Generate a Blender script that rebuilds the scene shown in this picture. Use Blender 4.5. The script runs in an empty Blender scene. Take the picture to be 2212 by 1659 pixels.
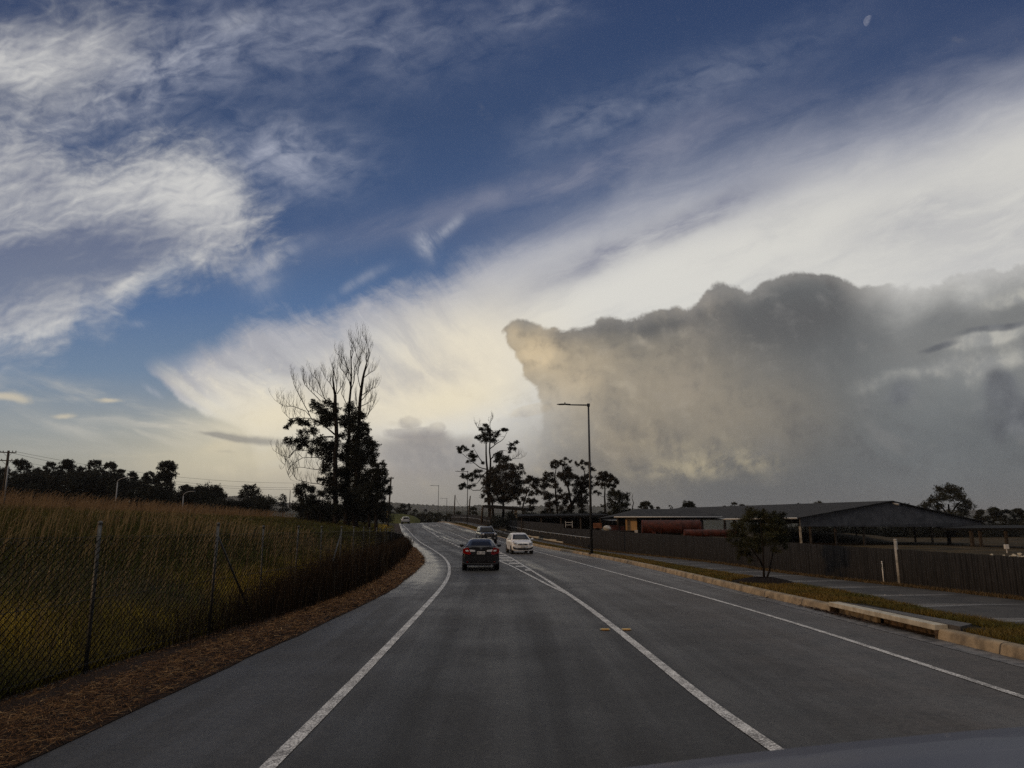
import bpy, bmesh, math, random
from mathutils import Vector, Matrix, noise as mnoise
R = math.radians
random.seed(7)
# ------------------------------------------------------------------ camera, world, sun, exposure
# All measured positions below come from single-view photogrammetry: a pixel of the 2212x1659 view of the
# photograph is turned into a ray from the camera and met with the ground or taken at a known distance.
F, CX, CY, CAMZ = 1534.0, 1106.0, 829.5, 2.0
TH = math.atan(309.5 / F)
cam_d = bpy.data.cameras.new("camera"); cam = bpy.data.objects.new("camera", cam_d)
bpy.context.scene.collection.objects.link(cam)
cam.location = (0, 0, CAMZ); cam.rotation_euler = (R(90) + TH, 0, 0)
cam_d.sensor_width = 36; cam_d.lens = F / 2212 * 36
cam_d.clip_start = 0.05; cam_d.clip_end = 20000
cam_d.dof.use_dof = True; cam_d.dof.focus_distance = 35; cam_d.dof.aperture_fstop = 8.0
sc = bpy.context.scene; sc.camera = cam
sc.view_settings.view_transform = 'Standard'; sc.view_settings.look = 'None'
sc.view_settings.gamma = 1; sc.view_settings.exposure = 0
sc.cycles.max_bounces = 6; sc.cycles.diffuse_bounces = 2; sc.cycles.glossy_bounces = 3
sc.cycles.transparent_max_bounces = 12; sc.cycles.volume_bounces = 0
sc.cycles.use_adaptive_sampling = True; sc.cycles.adaptive_threshold = 0.01
sc.cycles.use_denoising = False; sc.cycles.sample_clamp_indirect = 1.0; sc.cycles.sample_clamp_direct = 1.5
SUN_AZ, SUN_EL = R(-118), R(9)          # azimuth from +Y towards +X: low, to the left and slightly behind
SUN_DIR = Vector((math.sin(SUN_AZ) * math.cos(SUN_EL), math.cos(SUN_AZ) * math.cos(SUN_EL), math.sin(SUN_EL)))
sl = bpy.data.lights.new("sun", 'SUN'); sl.energy = 1.0; sl.angle = R(3); sl.color = (1.0, 0.66, 0.36)
so = bpy.data.objects.new("sun", sl); sc.collection.objects.link(so)
so.rotation_euler = SUN_DIR.to_track_quat('Z', 'Y').to_euler()

def lin(c):
    c = c / 255.0
    return c / 12.92 if c <= 0.04045 else ((c + 0.055) / 1.055) ** 2.4
def rgb(r, g, b): return (lin(r), lin(g), lin(b), 1.0)

class E:
    """A small expression layer over math nodes."""
    nt = None
    def __init__(s, sock): s.s = sock
    @staticmethod
    def m(op, *a, clamp=False):
        n = E.nt.nodes.new('ShaderNodeMath'); n.operation = op; n.use_clamp = clamp
        for i, v in enumerate(a):
            if isinstance(v, E): E.nt.links.new(v.s, n.inputs[i])
            else: n.inputs[i].default_value = v
        return E(n.outputs[0])
    def __add__(s, o): return E.m('ADD', s, o)
    __radd__ = __add__
    def __sub__(s, o): return E.m('SUBTRACT', s, o)
    def __rsub__(s, o): return E.m('SUBTRACT', o, s)
    def __mul__(s, o): return E.m('MULTIPLY', s, o)
    __rmul__ = __mul__
    def __truediv__(s, o): return E.m('DIVIDE', s, o)
def mx(a, b): return E.m('MAXIMUM', a, b)
def mn(a, b): return E.m('MINIMUM', a, b)
def ss(v, a, b):
    n = E.nt.nodes.new('ShaderNodeMapRange'); n.interpolation_type = 'SMOOTHSTEP'
    E.nt.links.new(v.s, n.inputs[0])
    if a < b: n.inputs[1].default_value = a; n.inputs[2].default_value = b; n.inputs[3].default_value = 0; n.inputs[4].default_value = 1
    else: n.inputs[1].default_value = b; n.inputs[2].default_value = a; n.inputs[3].default_value = 1; n.inputs[4].default_value = 0
    return E(n.outputs[0])
def vec(x, y, z=0.0):
    n = E.nt.nodes.new('ShaderNodeCombineXYZ')
    for i, v in enumerate((x, y, z)):
        if isinstance(v, E): E.nt.links.new(v.s, n.inputs[i])
        else: n.inputs[i].default_value = v
    return n.outputs[0]
def nz(v, scale, detail=4, rough=.55, dist=0.0, lac=2.0):
    n = E.nt.nodes.new('ShaderNodeTexNoise'); n.inputs['Scale'].default_value = scale
    n.inputs['Detail'].default_value = detail; n.inputs['Roughness'].default_value = rough
    n.inputs['Distortion'].default_value = dist; n.inputs['Lacunarity'].default_value = lac
    E.nt.links.new(v, n.inputs['Vector'])
    return E(n.outputs[0])
def mixc(f, a, b, mode='MIX'):
    n = E.nt.nodes.new('ShaderNodeMix'); n.data_type = 'RGBA'; n.blend_type = mode; n.clamp_factor = True
    if isinstance(f, E): E.nt.links.new(f.s, n.inputs[0])
    else: n.inputs[0].default_value = f
    for i, v in ((6, a), (7, b)):
        if isinstance(v, (tuple, list)): n.inputs[i].default_value = v
        else: E.nt.links.new(v, n.inputs[i])
    return n.outputs[2]
def ramp(v, stops):
    n = E.nt.nodes.new('ShaderNodeValToRGB'); cr = n.color_ramp
    cr.elements[0].position = stops[0][0]; cr.elements[0].color = stops[0][1]
    cr.elements[1].position = stops[-1][0]; cr.elements[1].color = stops[-1][1]
    for p, c in stops[1:-1]:
        e = cr.elements.new(p); e.color = c
    E.nt.links.new(v.s, n.inputs[0]); return n.outputs[0]
def curve(v, pts, lo=-0.3, hi=2.7, sc_=1.8):
    n = E.nt.nodes.new('ShaderNodeFloatCurve'); c = n.mapping.curves[0]
    q = [((x - lo) / (hi - lo), y / sc_) for x, y in pts]
    c.points[0].location = q[0]; c.points[1].location = q[-1]
    for p in q[1:-1]: c.points.new(*p)
    for p in c.points: p.handle_type = 'AUTO_CLAMPED'
    n.mapping.extend = 'HORIZONTAL'; n.mapping.update()
    E.nt.links.new(((v - lo) * (1 / (hi - lo))).s, n.inputs['Value'])
    return E(n.outputs[0]) * sc_
def gs(s, t, s0, t0, rs, rt, ang=0.0):
    """soft elliptical weight; ang is counter-clockwise as seen on the sky chart"""
    g = bpy.data.node_groups.get('soft_spot')
    if g is None:
        g = bpy.data.node_groups.new('soft_spot', 'ShaderNodeTree'); keep = E.nt; E.nt = g
        for nm in ('s', 't', 's0', 't0', 'ca', 'sa', 'irs', 'irt'): g.interface.new_socket(nm, in_out='INPUT', socket_type='NodeSocketFloat')
        g.interface.new_socket('w', in_out='OUTPUT', socket_type='NodeSocketFloat')
        gi = g.nodes.new('NodeGroupInput'); go = g.nodes.new('NodeGroupOutput')
        a, b, c0, d0, ca, sa, ir, it = (E(o) for o in gi.outputs[:8])
        ds, dt = a - c0, b - d0; u = (ds * ca - dt * sa) * ir; v = (ds * sa + dt * ca) * it
        g.links.new(E.m('POWER', 2.718, (u * u + v * v) * -1.0).s, go.inputs[0]); E.nt = keep
    n = E.nt.nodes.new('ShaderNodeGroup'); n.node_tree = g
    E.nt.links.new(s.s, n.inputs[0]); E.nt.links.new(t.s, n.inputs[1])
    for i, v in enumerate((s0, t0, math.cos(R(ang)), math.sin(R(ang)), 1 / rs, 1 / rt)): n.inputs[2 + i].default_value = v
    return E(n.outputs[0])
# ------------------------------------------------------------------ sky (Sky Texture + procedural cloud banks by direction)
world = bpy.data.worlds.new("World"); world.use_nodes = True
E.nt = world.node_tree
bg = world.node_tree.nodes['Background']
tc = E.nt.nodes.new('ShaderNodeTexCoord')
sp = E.nt.nodes.new('ShaderNodeSeparateXYZ'); E.nt.links.new(tc.outputs['Generated'], sp.inputs[0])
X, Y, Z = (E(o) for o in sp.outputs)
fwd = mx(Y * math.cos(TH) + Z * math.sin(TH), 0.08)
up = Z * math.cos(TH) - Y * math.sin(TH)
S = X / fwd * (F / 1000) + CX / 1000          # gnomonic chart of the sky about one fixed world direction
T = up / fwd * (-F / 1000) + CY / 1000
sky = E.nt.nodes.new('ShaderNodeTexSky'); sky.sky_type = 'NISHITA'; sky.sun_disc = False
sky.sun_elevation = SUN_EL; sky.sun_rotation = SUN_AZ; sky.altitude = 50; sky.air_density = 1.0; sky.dust_density = 1.0; sky.ozone_density = 3.0
skyc = mixc(1.0, sky.outputs[0], (.08, .08, .08, 1), 'MULTIPLY')
# the clear sky of the photograph: deep blue overhead, pale towards the horizon
grad = ramp(T, [(0.0, rgb(48, 66, 102)), (.25, rgb(55, 75, 111)), (.5, rgb(66, 89, 128)), (.66, rgb(84, 112, 152)), (.8, rgb(112, 134, 160)), (.93, rgb(148, 155, 158)), (1.0, rgb(164, 160, 146))])
base = mixc(.96, skyc, grad)
# shared warps
P0 = vec(S, T)
def sn(v, scale, detail=6, rough=.58, dist=0.0):      # noise stretched to about -1..1
    return (nz(v, scale, detail, rough, dist) - .5) * 3.6
def mixf(f, a, b): return a + (b - a) * f
w1 = sn(P0, 3.0, 5, .6); w2 = sn(vec(S + 7.3, T + 3.1), 3.0, 5, .6)
def rot(s, t, ang, ks=1.0, kt=1.0, off=0.0):
    ca, sa = math.cos(R(ang)), math.sin(R(ang))
    return vec((s * ca - t * sa) * ks + off, (s * sa + t * ca) * kt + off)
Sw = S + w1 * .03; Tw = T + w2 * .03
Sf = S + w1 * .013; Tf = T + w2 * .013
streakA = sn(rot(Sf, Tf, 20, 1.0, 3.2), 5.0, 10, .66, .4)                # cirrus streaks rising to the right
streakB = sn(rot(Sf, Tf, -52, 1.0, 2.6, 4.0), 7.0, 9, .66, .3)          # filaments
streakE = sn(rot(Sw, Tw, -42, 1.0, 2.4, 6.0), 7.0, 9, .66, .5)
mott = sn(rot(Sf, Tf, 14, 1.0, 2.1, 9.0), 15, 8, .54, .5)              # altocumulus dapples
mottr = sn(rot(Sf + .006, Tf + .007, 14, 1.0, 2.1, 9.0), 15, 8, .54, .5)
mottc = sn(rot(Sw, Tw, -8, 1.0, 1.5, 2.0), 6.5, 9, .66, .5)
billow = sn(vec(Sf, Tf, 2.0), 7, 10, .61, .15)
billr = sn(vec(Sf - .010, Tf + .012, 2.0), 7, 10, .61, .15)
curl = sn(vec(Sf, Tf, 3.0), 17, 9, .64, .4)
broad = sn(vec(S, T, 5.0), 2.6, 4, .5, .2)
relief = (billow - billr) * 1.3                                        # lit side of the puffs, light from upper right behind
def puffs(a, b_):                                                      # rounded cauliflower lumps with sharp creases
    return E.m('ABSOLUTE', sn(vec(a, b_, 11.0), 4.5, 1, .5)) * .62 + E.m('ABSOLUTE', sn(vec(a, b_, 17.0), 12, 1, .5)) * .26 + E.m('ABSOLUTE', sn(vec(a, b_, 23.0), 32, 2, .6)) * .12
pf = puffs(Sf, Tf); pfr = puffs(Sf - .020, Tf + .026); prel = (pf - pfr) * 2.6
c = base
# thin veils across the blue
veil = gs(Sw, Tw, 1.2, .385, .5, .035, 18) * .6 + gs(Sw, Tw, .95, .455, .45, .025, 12) * .3 + gs(Sw, Tw, 1.95, .24, .5, .10, 22) * .55 + gs(Sw, Tw, 1.45, .29, .4, .05, 26) * .35 + gs(Sw, Tw, 1.3, .5, .5, .05, 22) * .35
veil = veil * ss(streakA * .6 + broad * .4, -1.0, 1.0)
c = mixc(veil * .75, c, rgb(146, 148, 164))
wisps = (gs(Sw, Tw, .55, .08, .34, .11, 10) * .45 + gs(Sw, Tw, .3, .19, .26, .08, 20) * .6 + gs(Sw, Tw, .62, .34, .15, .08, 0) * .95 + gs(Sw, Tw, .9, .09, .2, .09) * .2 + gs(Sw, Tw, 1.16, .03, .10, .04) * .35 + gs(Sw, Tw, 1.5, .19, .35, .06, 25) * .28 + gs(Sw, Tw, 1.25, .25, .12, .04, 20) * .3)
wispm = wisps * ss(mott * .55 + mottc * .6, -.9, 1.3) * 1.15
c = mixc(wispm, c, rgb(176, 180, 194))
puff = gs(Sf, Tf, .915, .525, .022, .035, 20) + gs(Sf, Tf, .965, .495, .045, .012, 38) * .8 + gs(Sf, Tf, .6, .555, .08, .016, 25) * .6 + gs(Sf, Tf, .78, .61, .06, .011, 30) * .5 + gs(Sf, Tf, .56, .60, .05, .05, -30) * .35 + gs(S, T, .33, .845, .02, .006, -35) * .7 + gs(Sf, Tf, .515, .045, .045, .022, 20) * .8 + gs(Sf, Tf, .30, .695, .02, .008) * .5
puffm = puff * ss(streakB, -.9, .9)
c = mixc(puffm * .8, c, rgb(190, 192, 200))
# left bank
aT = curve(Sw, [(-.3, .235), (0, .25), (.1, .27), (.18, .335), (.25, .33), (.32, .305), (.4, .3), (.46, .335), (.51, .37), (.56, .42), (.62, .46), (.7, .5), (2.7, .5)])
aB = curve(Sw, [(-.3, .82), (0, .79), (.08, .775), (.14, .755), (.17, .70), (.25, .685), (.33, .62), (.45, .60), (.54, .59), (.60, .56), (.7, .52), (2.7, .5)])
ed = mn(mn(Tw - aT, aB - Tw), (.60 - Sw) * .8 + mottc * .03)
mA = ss(ed + mottc * .050 + streakA * .020 + mott * .015, -.04, .09)
mA1 = ss(gs(Sw, Tw, .02, .125, .20, .095, 8) + gs(Sw, Tw, .2, .09, .12, .05, 20) * .5 + streakA * .14 + mott * .05, .15, .95)
mAf = ss(gs(Sw, Tw, .10, .16, .34, .2, 18) + mottc * .28 + mott * .12, .25, 1.3) * .75
mA = mx(mx(mA, mA1), mAf * ss(T, .38, .26))
lightA = ss(mott * .14 + (mott - mottr) * .24 + mottc * .22 + gs(Sw, Tw, .42, .42, .13, .13) * .55 - gs(Sw, Tw, .08, .57, .3, .055, 8) * 1.0 + gs(Sw, Tw, .3, .6, .10, .022, 22) * .9 + gs(Sw, Tw, .05, .15, .14, .06) * .4 + gs(Sw, Tw, .06, .72, .12, .03, 10) * .35 + gs(Sw, Tw, .25, .40, .08, .04, 25) * .3, -.9, .9)
cA = mixc(lightA, rgb(118, 123, 143), rgb(212, 211, 208))
cA = mixc(gs(Sw, Tw, .06, .60, .26, .06, 10) * .5, cA, rgb(142, 144, 152))
c = mixc(mA * (lightA * .4 + .56), c, cA)
# low cirrus veil at left, towards the horizon
lowm = ss(T + streakA * .03, .80, 1.02) * ss(S, 1.0, .3)
c = mixc(lowm * .5, c, rgb(160, 163, 158))
sD = sn(rot(Sf, Tf, -17, 1.0, 6.0, 2.0), 4.2, 7, .55, .2)
sD2 = sn(rot(Sf, Tf, -3, 1.0, 7.0, 8.0), 3.2, 6, .55, .1)
dst = (gs(Sw, Tw, .25, .885, .3, .025, -14) + gs(Sw, Tw, .1, .93, .3, .05, 0) * .6 + gs(Sw, Tw, .42, .93, .2, .05, 0) * .7) * ss(mx(sD, sD2), -.3, 1.1)
c = mixc(dst * .9, c, rgb(196, 193, 184))
lent = ss(curl * .15 + gs(Sf, Tf, .01, .855, .055, .012, -10) + gs(Sf, Tf, .235, .871, .028, .006, 0) * .9 + gs(Sf, Tf, .14, .9, .032, .007, 0) * .8 + gs(Sf, Tf, .3, .985, .1, .006, 4) * .4 + curl * .12, .1, 1.0)
c = mixc(lent * .8, c, rgb(210, 199, 176))
# great anvil
bT = curve(Sf, [(-.3, 1.2), (.2, 1.1), (.3, .80), (.335, .777), (.4, .765), (.455, .735), (.5, .7), (.6, .672), (.7, .668), (.8, .635), (.9, .602), (1.0, .56), (1.2, .485), (1.4, .405), (1.6, .345), (1.8, .285), (2.0, .235), (2.2, .165), (2.7, .0)])
bB = curve(Sf, [(-.3, .6), (.25, .7), (.31, .795), (.36, .835), (.41, .88), (.47, .905), (.52, .93), (.62, 1.3), (.8, 1.6), (2.7, 1.6)])
fil = (streakE * .034 + streakB * .012) * ss(S, 1.3, .8) + streakA * .022 + broad * .012 + billow * .008
eT = T - bT + fil * ss(S, .3, .55)
mB = mixf(ss(S, .9, 1.35), ss(eT, -.018, .07), ss(eT, -.10, .12)) * (ss(S, 1.0, 2.0) * -.08 + 1.0)
eB = bB - T + billow * .010 + curl * .007
mB = mB * mixf(ss(S, .42, .6), ss(eB, -.004, .012), ss(eB, -.02, .05))
inner = ss(T - bT + streakA * .02, 0.0, .2)
cB = mixc(inner, rgb(170, 172, 182), rgb(220, 218, 211))
cB = mixc(ss(gs(Sw, Tw, 1.0, .78, .24, .14, 20) + gs(Sw, Tw, .5, .84, .1, .05, -30) * .5 + gs(Sw, Tw, .72, .85, .2, .09) * .45, .05, 1.1) * .95, cB, rgb(234, 224, 202))
shade = gs(Sw, Tw, 1.38, .52, .24, .032, 22) * 1.1 + gs(Sw, Tw, 1.6, .43, .14, .03, 22) * .6 + gs(Sw, Tw, .62, .80, .2, .04, -35) * .35 + gs(Sw, Tw, 1.97, .47, .16, .06, 20) * .4 + gs(Sw, Tw, .92, .80, .1, .03, 10) * .3 + gs(Sw, Tw, 2.2, .5, .25, .1, 30) * .35
cB = mixc(ss(gs(Sf, Tf, .37, .805, .07, .018, -40) + gs(Sf, Tf, .45, .87, .07, .012, -30), .2, .9) * .7, cB, rgb(228, 222, 206))
cB = mixc(shade * 1.0 * ss(broad * .3 + streakA * .7, -.8, .5), cB, rgb(136, 139, 155))
filC = sn(rot(Sw, Tw, -38, 1.0, 3.6, 1.0), 5.0, 8, .6, .3)
cB = mixc(ss(filC, .6, -.9) * .80 * ss(S, 1.2, .7) * ss(T, .93, .8), cB, rgb(164, 165, 172))
filD = sn(rot(Sw, Tw, 20, 1.0, 4.5, 5.0), 3.2, 8, .58, .3)
cB = mixc(ss(filD, .2, -1.2) * .35 * ss(S, .8, 1.3), cB, rgb(160, 162, 170))
cB = mixc(ss(relief, .05, .7) * .35 * ss(T, .72, .8), cB, rgb(246, 236, 212))
cB = mixc(ss(relief, -.05, -.7) * .35 * ss(T, .78, .88), cB, rgb(180, 172, 158))
cB = mixc(ss(sn(rot(Sw, Tw, -48, 1.0, 5.0, 3.0), 9.0, 9, .66, .4), .1, 1.3) * .5 * ss(S, 1.2, .7) * ss(T - bT, .16, .03), cB, rgb(232, 230, 224))
c = mixc(mB, c, cB)
# cloud deck under the anvil down to the horizon
deckT = curve(Sf, [(-.3, 1.3), (.3, 1.15), (.42, .97), (.5, .94), (.56, .93), (.65, .93), (.8, .93), (.84, .935), (.9, .92), (.97, .93), (1.03, .94), (1.1, .92), (1.2, .88), (1.4, .82), (2.7, .8)])
dk = T - deckT + billow * .022 + curl * .006
md = mixf(mx(gs(S, T, .92, .94, .1, .05), gs(S, T, .47, .96, .06, .03)), ss(dk, -.06, .16), ss(dk, -.006, .022))
md = mx(md, ss(T + billow * .012, .955, 1.03) * ss(S, .1, .45))
cD = ramp(S * .45, [(0.0, rgb(176, 172, 158)), (.18, rgb(190, 183, 164)), (.27, rgb(198, 188, 168)), (.34, rgb(184, 174, 158)), (.385, rgb(158, 152, 147)), (.46, rgb(152, 147, 141)), (.53, rgb(146, 140, 133)), (.64, rgb(128, 124, 119)), (.78, rgb(106, 107, 108)), (1.0, rgb(93, 96, 100))])
cD = mixc(ss(T, .98, 1.1) * .6, cD, mixc(ss(S, .3, 1.7), rgb(168, 163, 150), rgb(97, 98, 99)))
hi = mixc(ss(S, .55, 1.0), rgb(222, 210, 184), mixc(ss(S, 1.2, 1.7), rgb(176, 166, 148), rgb(118, 119, 120)))
lo = mixc(ss(S, .55, 1.1), rgb(160, 154, 144), mixc(ss(S, 1.2, 1.7), rgb(132, 128, 124), rgb(84, 87, 92)))
hz = ss(T, 1.11, 1.0)
cD = mixc(ss(prel * .7 + relief * .5 + broad * .3, .0, 1.1) * .6 * hz, cD, hi)
cD = mixc(ss(prel * .7 + relief * .5 + broad * .3, .0, -1.1) * .5 * hz, cD, lo)
c = mixc(md * .94, c, cD)
c = mixc(gs(Sw, Tw, .50, .985, .22, .06, 0) * .6, c, rgb(216, 206, 178))
c = mixc(gs(Sw, Tw, .60, .90, .16, .045, 6) * .75 + gs(Sw, Tw, .98, .86, .14, .04, 12) * .6, c, rgb(238, 226, 196))
c = mixc(ss(gs(Sw, Tw, .58, .985, .07, .04) * 1.0 + (pf - .45) * .8, .3, .7) * .5, c, rgb(214, 204, 178))
# grey flat streaks and small towering puffs
st1 = ss(gs(Sf, Tf, .55, .947, .08, .012, -6) + gs(Sf, Tf, .47, .94, .05, .006, -6) * .8 + gs(Sf, Tf, .49, .975, .03, .006) * .5 + billow * .3 + curl * .1, .2, 1.1)
c = mixc(st1 * .75, c, rgb(140, 138, 134))
lowb = ss(gs(Sf, Tf, .93, .985, .19, .05, 0) * 1.2 + billow * .18, .2, 1.1)
c = mixc(lowb * .7, c, mixc(ss(relief, -.5, .6), rgb(138, 136, 137), rgb(160, 155, 151)))
tw_ = mx(mx(gs(S, T, .883, .913, .030, .020), gs(S, T, .945, .925, .022, .014)), mx(gs(S, T, .90, .935, .085, .015), gs(S, T, 1.15, .885, .045, .013, 12)))
tow = ss(tw_ + (pf - .45) * .12 + billow * .26 + curl * .22, .30, .62)
c = mixc(tow * .5, c, mixc(ss(prel + (.918 - T) * 20, -.6, 1.0), rgb(148, 144, 144), rgb(216, 206, 186)))
# the dark cumulus
cT = curve(S, [(-.3, 1.5), (1.02, 1.0), (1.075, .74), (1.088, .69), (1.105, .675), (1.15, .672), (1.19, .688), (1.25, .69), (1.31, .675), (1.36, .672), (1.42, .65), (1.5, .638), (1.53, .612), (1.58, .60), (1.62, .608), (1.68, .59), (1.74, .574), (1.8, .586), (1.83, .612), (1.9, .622), (1.97, .612), (2.05, .585), (2.2, .56), (2.7, .5)])
cL = curve(T, [(-.3, 1.2), (.60, 1.08), (.67, 1.068), (.70, 1.064), (.73, 1.078), (.76, 1.096), (.8, 1.122), (.84, 1.148), (.9, 1.17), (1.0, 1.15), (1.7, 1.08)])
eC = mn(T - cT, S - cL) + (pf - .45) * .055 + billow * .009 + curl * .010
soft = ss(T, .76, 1.0)
mC = mixf(soft, ss(eC, -.003, .011), ss(eC, -.09, .20))
mC = mC * mixf(ss(S, 1.80, 1.98), ss(T, -1, 0), ss(T - cT + billow * .035 + streakA * .012, -.05, .13) * .88)
cC = mixc(ss(T - cT + billow * .01, .0, .06), rgb(124, 123, 121), rgb(95, 98, 100))
warmC = gs(Sw, Tw, 1.165, .745, .045, .06, -55) * 1.5 + gs(Sw, Tw, 1.21, .83, .07, .10, -50) * .6 + gs(Sw, Tw, 1.32, .93, .16, .10, -20) * .34 + gs(Sw, Tw, 1.105, .705, .03, .03) * .8 + gs(Sw, Tw, 1.42, .80, .18, .1) * .35 + gs(Sw, Tw, 1.6, .9, .2, .1) * .25
cC = mixc(warmC * (billow * .2 + .78), cC, rgb(212, 192, 158))
cC = mixc((gs(Sw, Tw, 1.51, .695, .06, .045, 20) * .95 + gs(Sw, Tw, 1.56, .65, .05, .02) * .4 + gs(Sw, Tw, 1.24, .73, .05, .03) * .3 + gs(Sw, Tw, 1.48, .83, .06, .04) * .3) * ss(billow, -.8, .8), cC, rgb(156, 147, 136))
cC = mixc(gs(Sw, Tw, 1.72, .70, .20, .06, 14) * .9 + gs(Sw, Tw, 1.40, .715, .16, .022, 8) * .7 + gs(Sw, Tw, 1.25, .715, .1, .018, 5) * .5, cC, rgb(84, 85, 87))
low1 = gs(Sw, Tw, 1.50, 1.0, .12, .022, 2) * .8 + gs(Sw, Tw, 1.44, .95, .1, .02, -10) * .4 + gs(Sw, Tw, 1.62, .985, .07, .03, -30) * .35 + gs(Sw, Tw, 1.19, 1.01, .04, .03) * .4
cC = mixc(low1 * ss(billow * .5 + curl * .5 + relief, -.5, .7), cC, rgb(190, 177, 145))
cC = mixc(ss(S, 1.7, 2.05) * ss(T, .72, .84) * .75, cC, mixc(ss(billow * .5 + broad * .5, -.7, .8), rgb(102, 107, 110), rgb(124, 129, 131)))
nearedge = ss(eC, .16, .03) * .45 + .30
cC = mixc(ss(prel, -.1, -1.2) * nearedge * hz, cC, rgb(80, 80, 83))
cC = mixc(ss(prel, .1, 1.3) * nearedge * hz, cC, mixc(ss(S, 1.3, 1.75), mixc(ss(S, 1.22, 1.32), rgb(205, 190, 162), rgb(164, 156, 144)), rgb(128, 127, 126)))
cC = mixc(ss(T, .98, 1.12) * .75, cC, mixc(ss(S, 1.1, 1.6), rgb(146, 140, 131), rgb(97, 99, 101)))
rim = ss(eC, .05, .0) * ss(T, .78, .70)
cC = mixc(rim * .3, cC, rgb(150, 146, 142))
cC = mixc(ss(relief, .0, .9) * (ss(S, 1.5, 2.0) * -.30 + .42) * hz, cC, mixc(ss(S, 1.2, 1.8), rgb(190, 178, 156), rgb(134, 134, 134)))
cC = mixc(ss(relief, .0, -.9) * (ss(S, 1.5, 2.0) * -.28 + .38) * hz, cC, rgb(82, 83, 86))
c = mixc(mC * .97, c, cC)
gap = gs(Sw, Tw, 2.14, .735, .09, .018, 12) * 1.1 + gs(Sw, Tw, 2.0, .80, .14, .02, 14) * .5 + gs(Sw, Tw, 2.2, .65, .12, .02, 10) * .8 + gs(Sw, Tw, 2.17, .79, .1, .03, 10) * .6 + gs(Sw, Tw, 1.87, .85, .05, .02, 20) * .35 + gs(Sw, Tw, 2.18, .86, .08, .02, 10) * .3
gapm = ss(gap * 1.15 + billow * .22 + curl * .12, .15, .95)
c = mixc(gapm * ss(S, 1.75, 1.95) * .85, c, mixc(ss(prel + relief, -.8, .8), rgb(150, 151, 150), rgb(188, 186, 178)))
tat = ss(gs(Sf, Tf, 2.17, .83, .04, .035) + gs(Sf, Tf, 2.03, .752, .05, .010, 15) + gs(Sf, Tf, 2.15, .712, .1, .010, 8) + gs(Sf, Tf, 1.95, .85, .06, .04, 50) * .9 + gs(Sf, Tf, 2.2, .90, .1, .07) * .9 + billow * .22 + curl * .12, .3, .95)
c = mixc(tat * .75, c, mixc(ss(prel, -.8, .9), rgb(84, 87, 94), rgb(114, 117, 122)))
# rest of the sky, behind and beside the view: broken grey-blue cloud
nb = E.nt.nodes.new('ShaderNodeTexNoise'); nb.inputs['Scale'].default_value = 2.5; nb.inputs['Detail'].default_value = 4
E.nt.links.new(tc.outputs['Generated'], nb.inputs['Vector'])
back = mixc(ss(E(nb.outputs[0]), .4, .65), rgb(62, 76, 100), rgb(132, 130, 130))
zen_fill = mixc(ss(E(nb.outputs[0]), .35, .65), (.55, .53, .52, 1), (1.15, 1.08, 1.0, 1))   # added fill brightness overhead, unseen above the frame, lifting the ground
rad = E.m('SQRT', (S - 1.106) * (S - 1.106) + (T - .83) * (T - .83))
c = mixc(ss(rad, 1.6, 3.2), c, back)
c = mixc(ss(Z, .70, .88), c, zen_fill)
c = mixc(ss(Z, -.02, -.12), c, rgb(40, 38, 34))
# brightness, contrast
E.nt.links.new(c, bg.inputs['Color']); bg.inputs['Strength'].default_value = 1.0
world.cycles.sampling_method = 'MANUAL'; world.cycles.sample_map_resolution = 1024
sc.world = world
import numpy as np
rng = np.random.default_rng(11)
COL = sc.collection
# ------------------------------------------------------------------ photogrammetry helpers
def ray(px, py):
    u = (px - CX) / F; v = (CY - py) / F
    y = math.cos(TH) - v * math.sin(TH)
    return u / y, (math.sin(TH) + v * math.cos(TH)) / y          # x per metre of Y, z per metre of Y
def at(px, py, Y):
    a, b = ray(px, py); return Vector((a * Y, Y, CAMZ + b * Y))
PR = [(-40, 0), (48, 0), (60, .06), (75, .27), (95, .72), (115, 1.3), (140, 2.08), (165, 2.78), (185, 3.12), (200, 3.2), (220, 3.0), (250, 2.2), (300, .3), (350, -.8), (900, -.8)]
def lerp(P, x):
    if x <= P[0][0]: return P[0][1]
    for (a, b), (c_, d) in zip(P, P[1:]):
        if x <= c_: return b + (d - b) * (x - a) / (c_ - a)
    return P[-1][1]
def smooth(x, a, b):
    t = min(1, max(0, (x - a) / (b - a))); return t * t * (3 - 2 * t)
def zr(x, Y):
    return lerp(PRS, Y) + .03 * (x + 24) * smooth(Y, 115, 165) * (1 - smooth(Y, 230, 300))
# smooth the profile
PRS = [(y, sum(lerp(PR, y + k) for k in (-12, -8, -4, 0, 4, 8, 12)) / 7) for y in range(-40, 420, 4)]
def G(px, py, dz=0.0):
    a, b = ray(px, py); lo = 2.0
    prev = None
    Y = 2.0
    while Y < 260:
        f = CAMZ + b * Y - (zr(a * Y, Y) + dz)
        if f <= 0:
            if prev is None: break
            Y0, f0 = prev; Y = Y0 + (Y - Y0) * f0 / (f0 - f); break
        prev = (Y, f); Y *= 1.004
    return Vector((a * Y, Y, zr(a * Y, Y) + dz))
def line(pts, dz=0.0): return [G(px, py, dz) for px, py in pts]
def xof(P, Y):      # x on a polyline monotone in Y, straight continuation at both ends
    if Y <= P[0].y: a, b = P[0], P[1]
    elif Y >= P[-1].y: a, b = P[-2], P[-1]
    else:
        for a, b in zip(P, P[1:]):
            if a.y <= Y <= b.y: break
    t = (Y - a.y) / (b.y - a.y) if b.y > a.y else 0
    return a.x + (b.x - a.x) * t
def mono(P):
    out = []
    for p in P:
        if not out or p.y > out[-1].y + .4: out.append(p)
    return out
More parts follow.
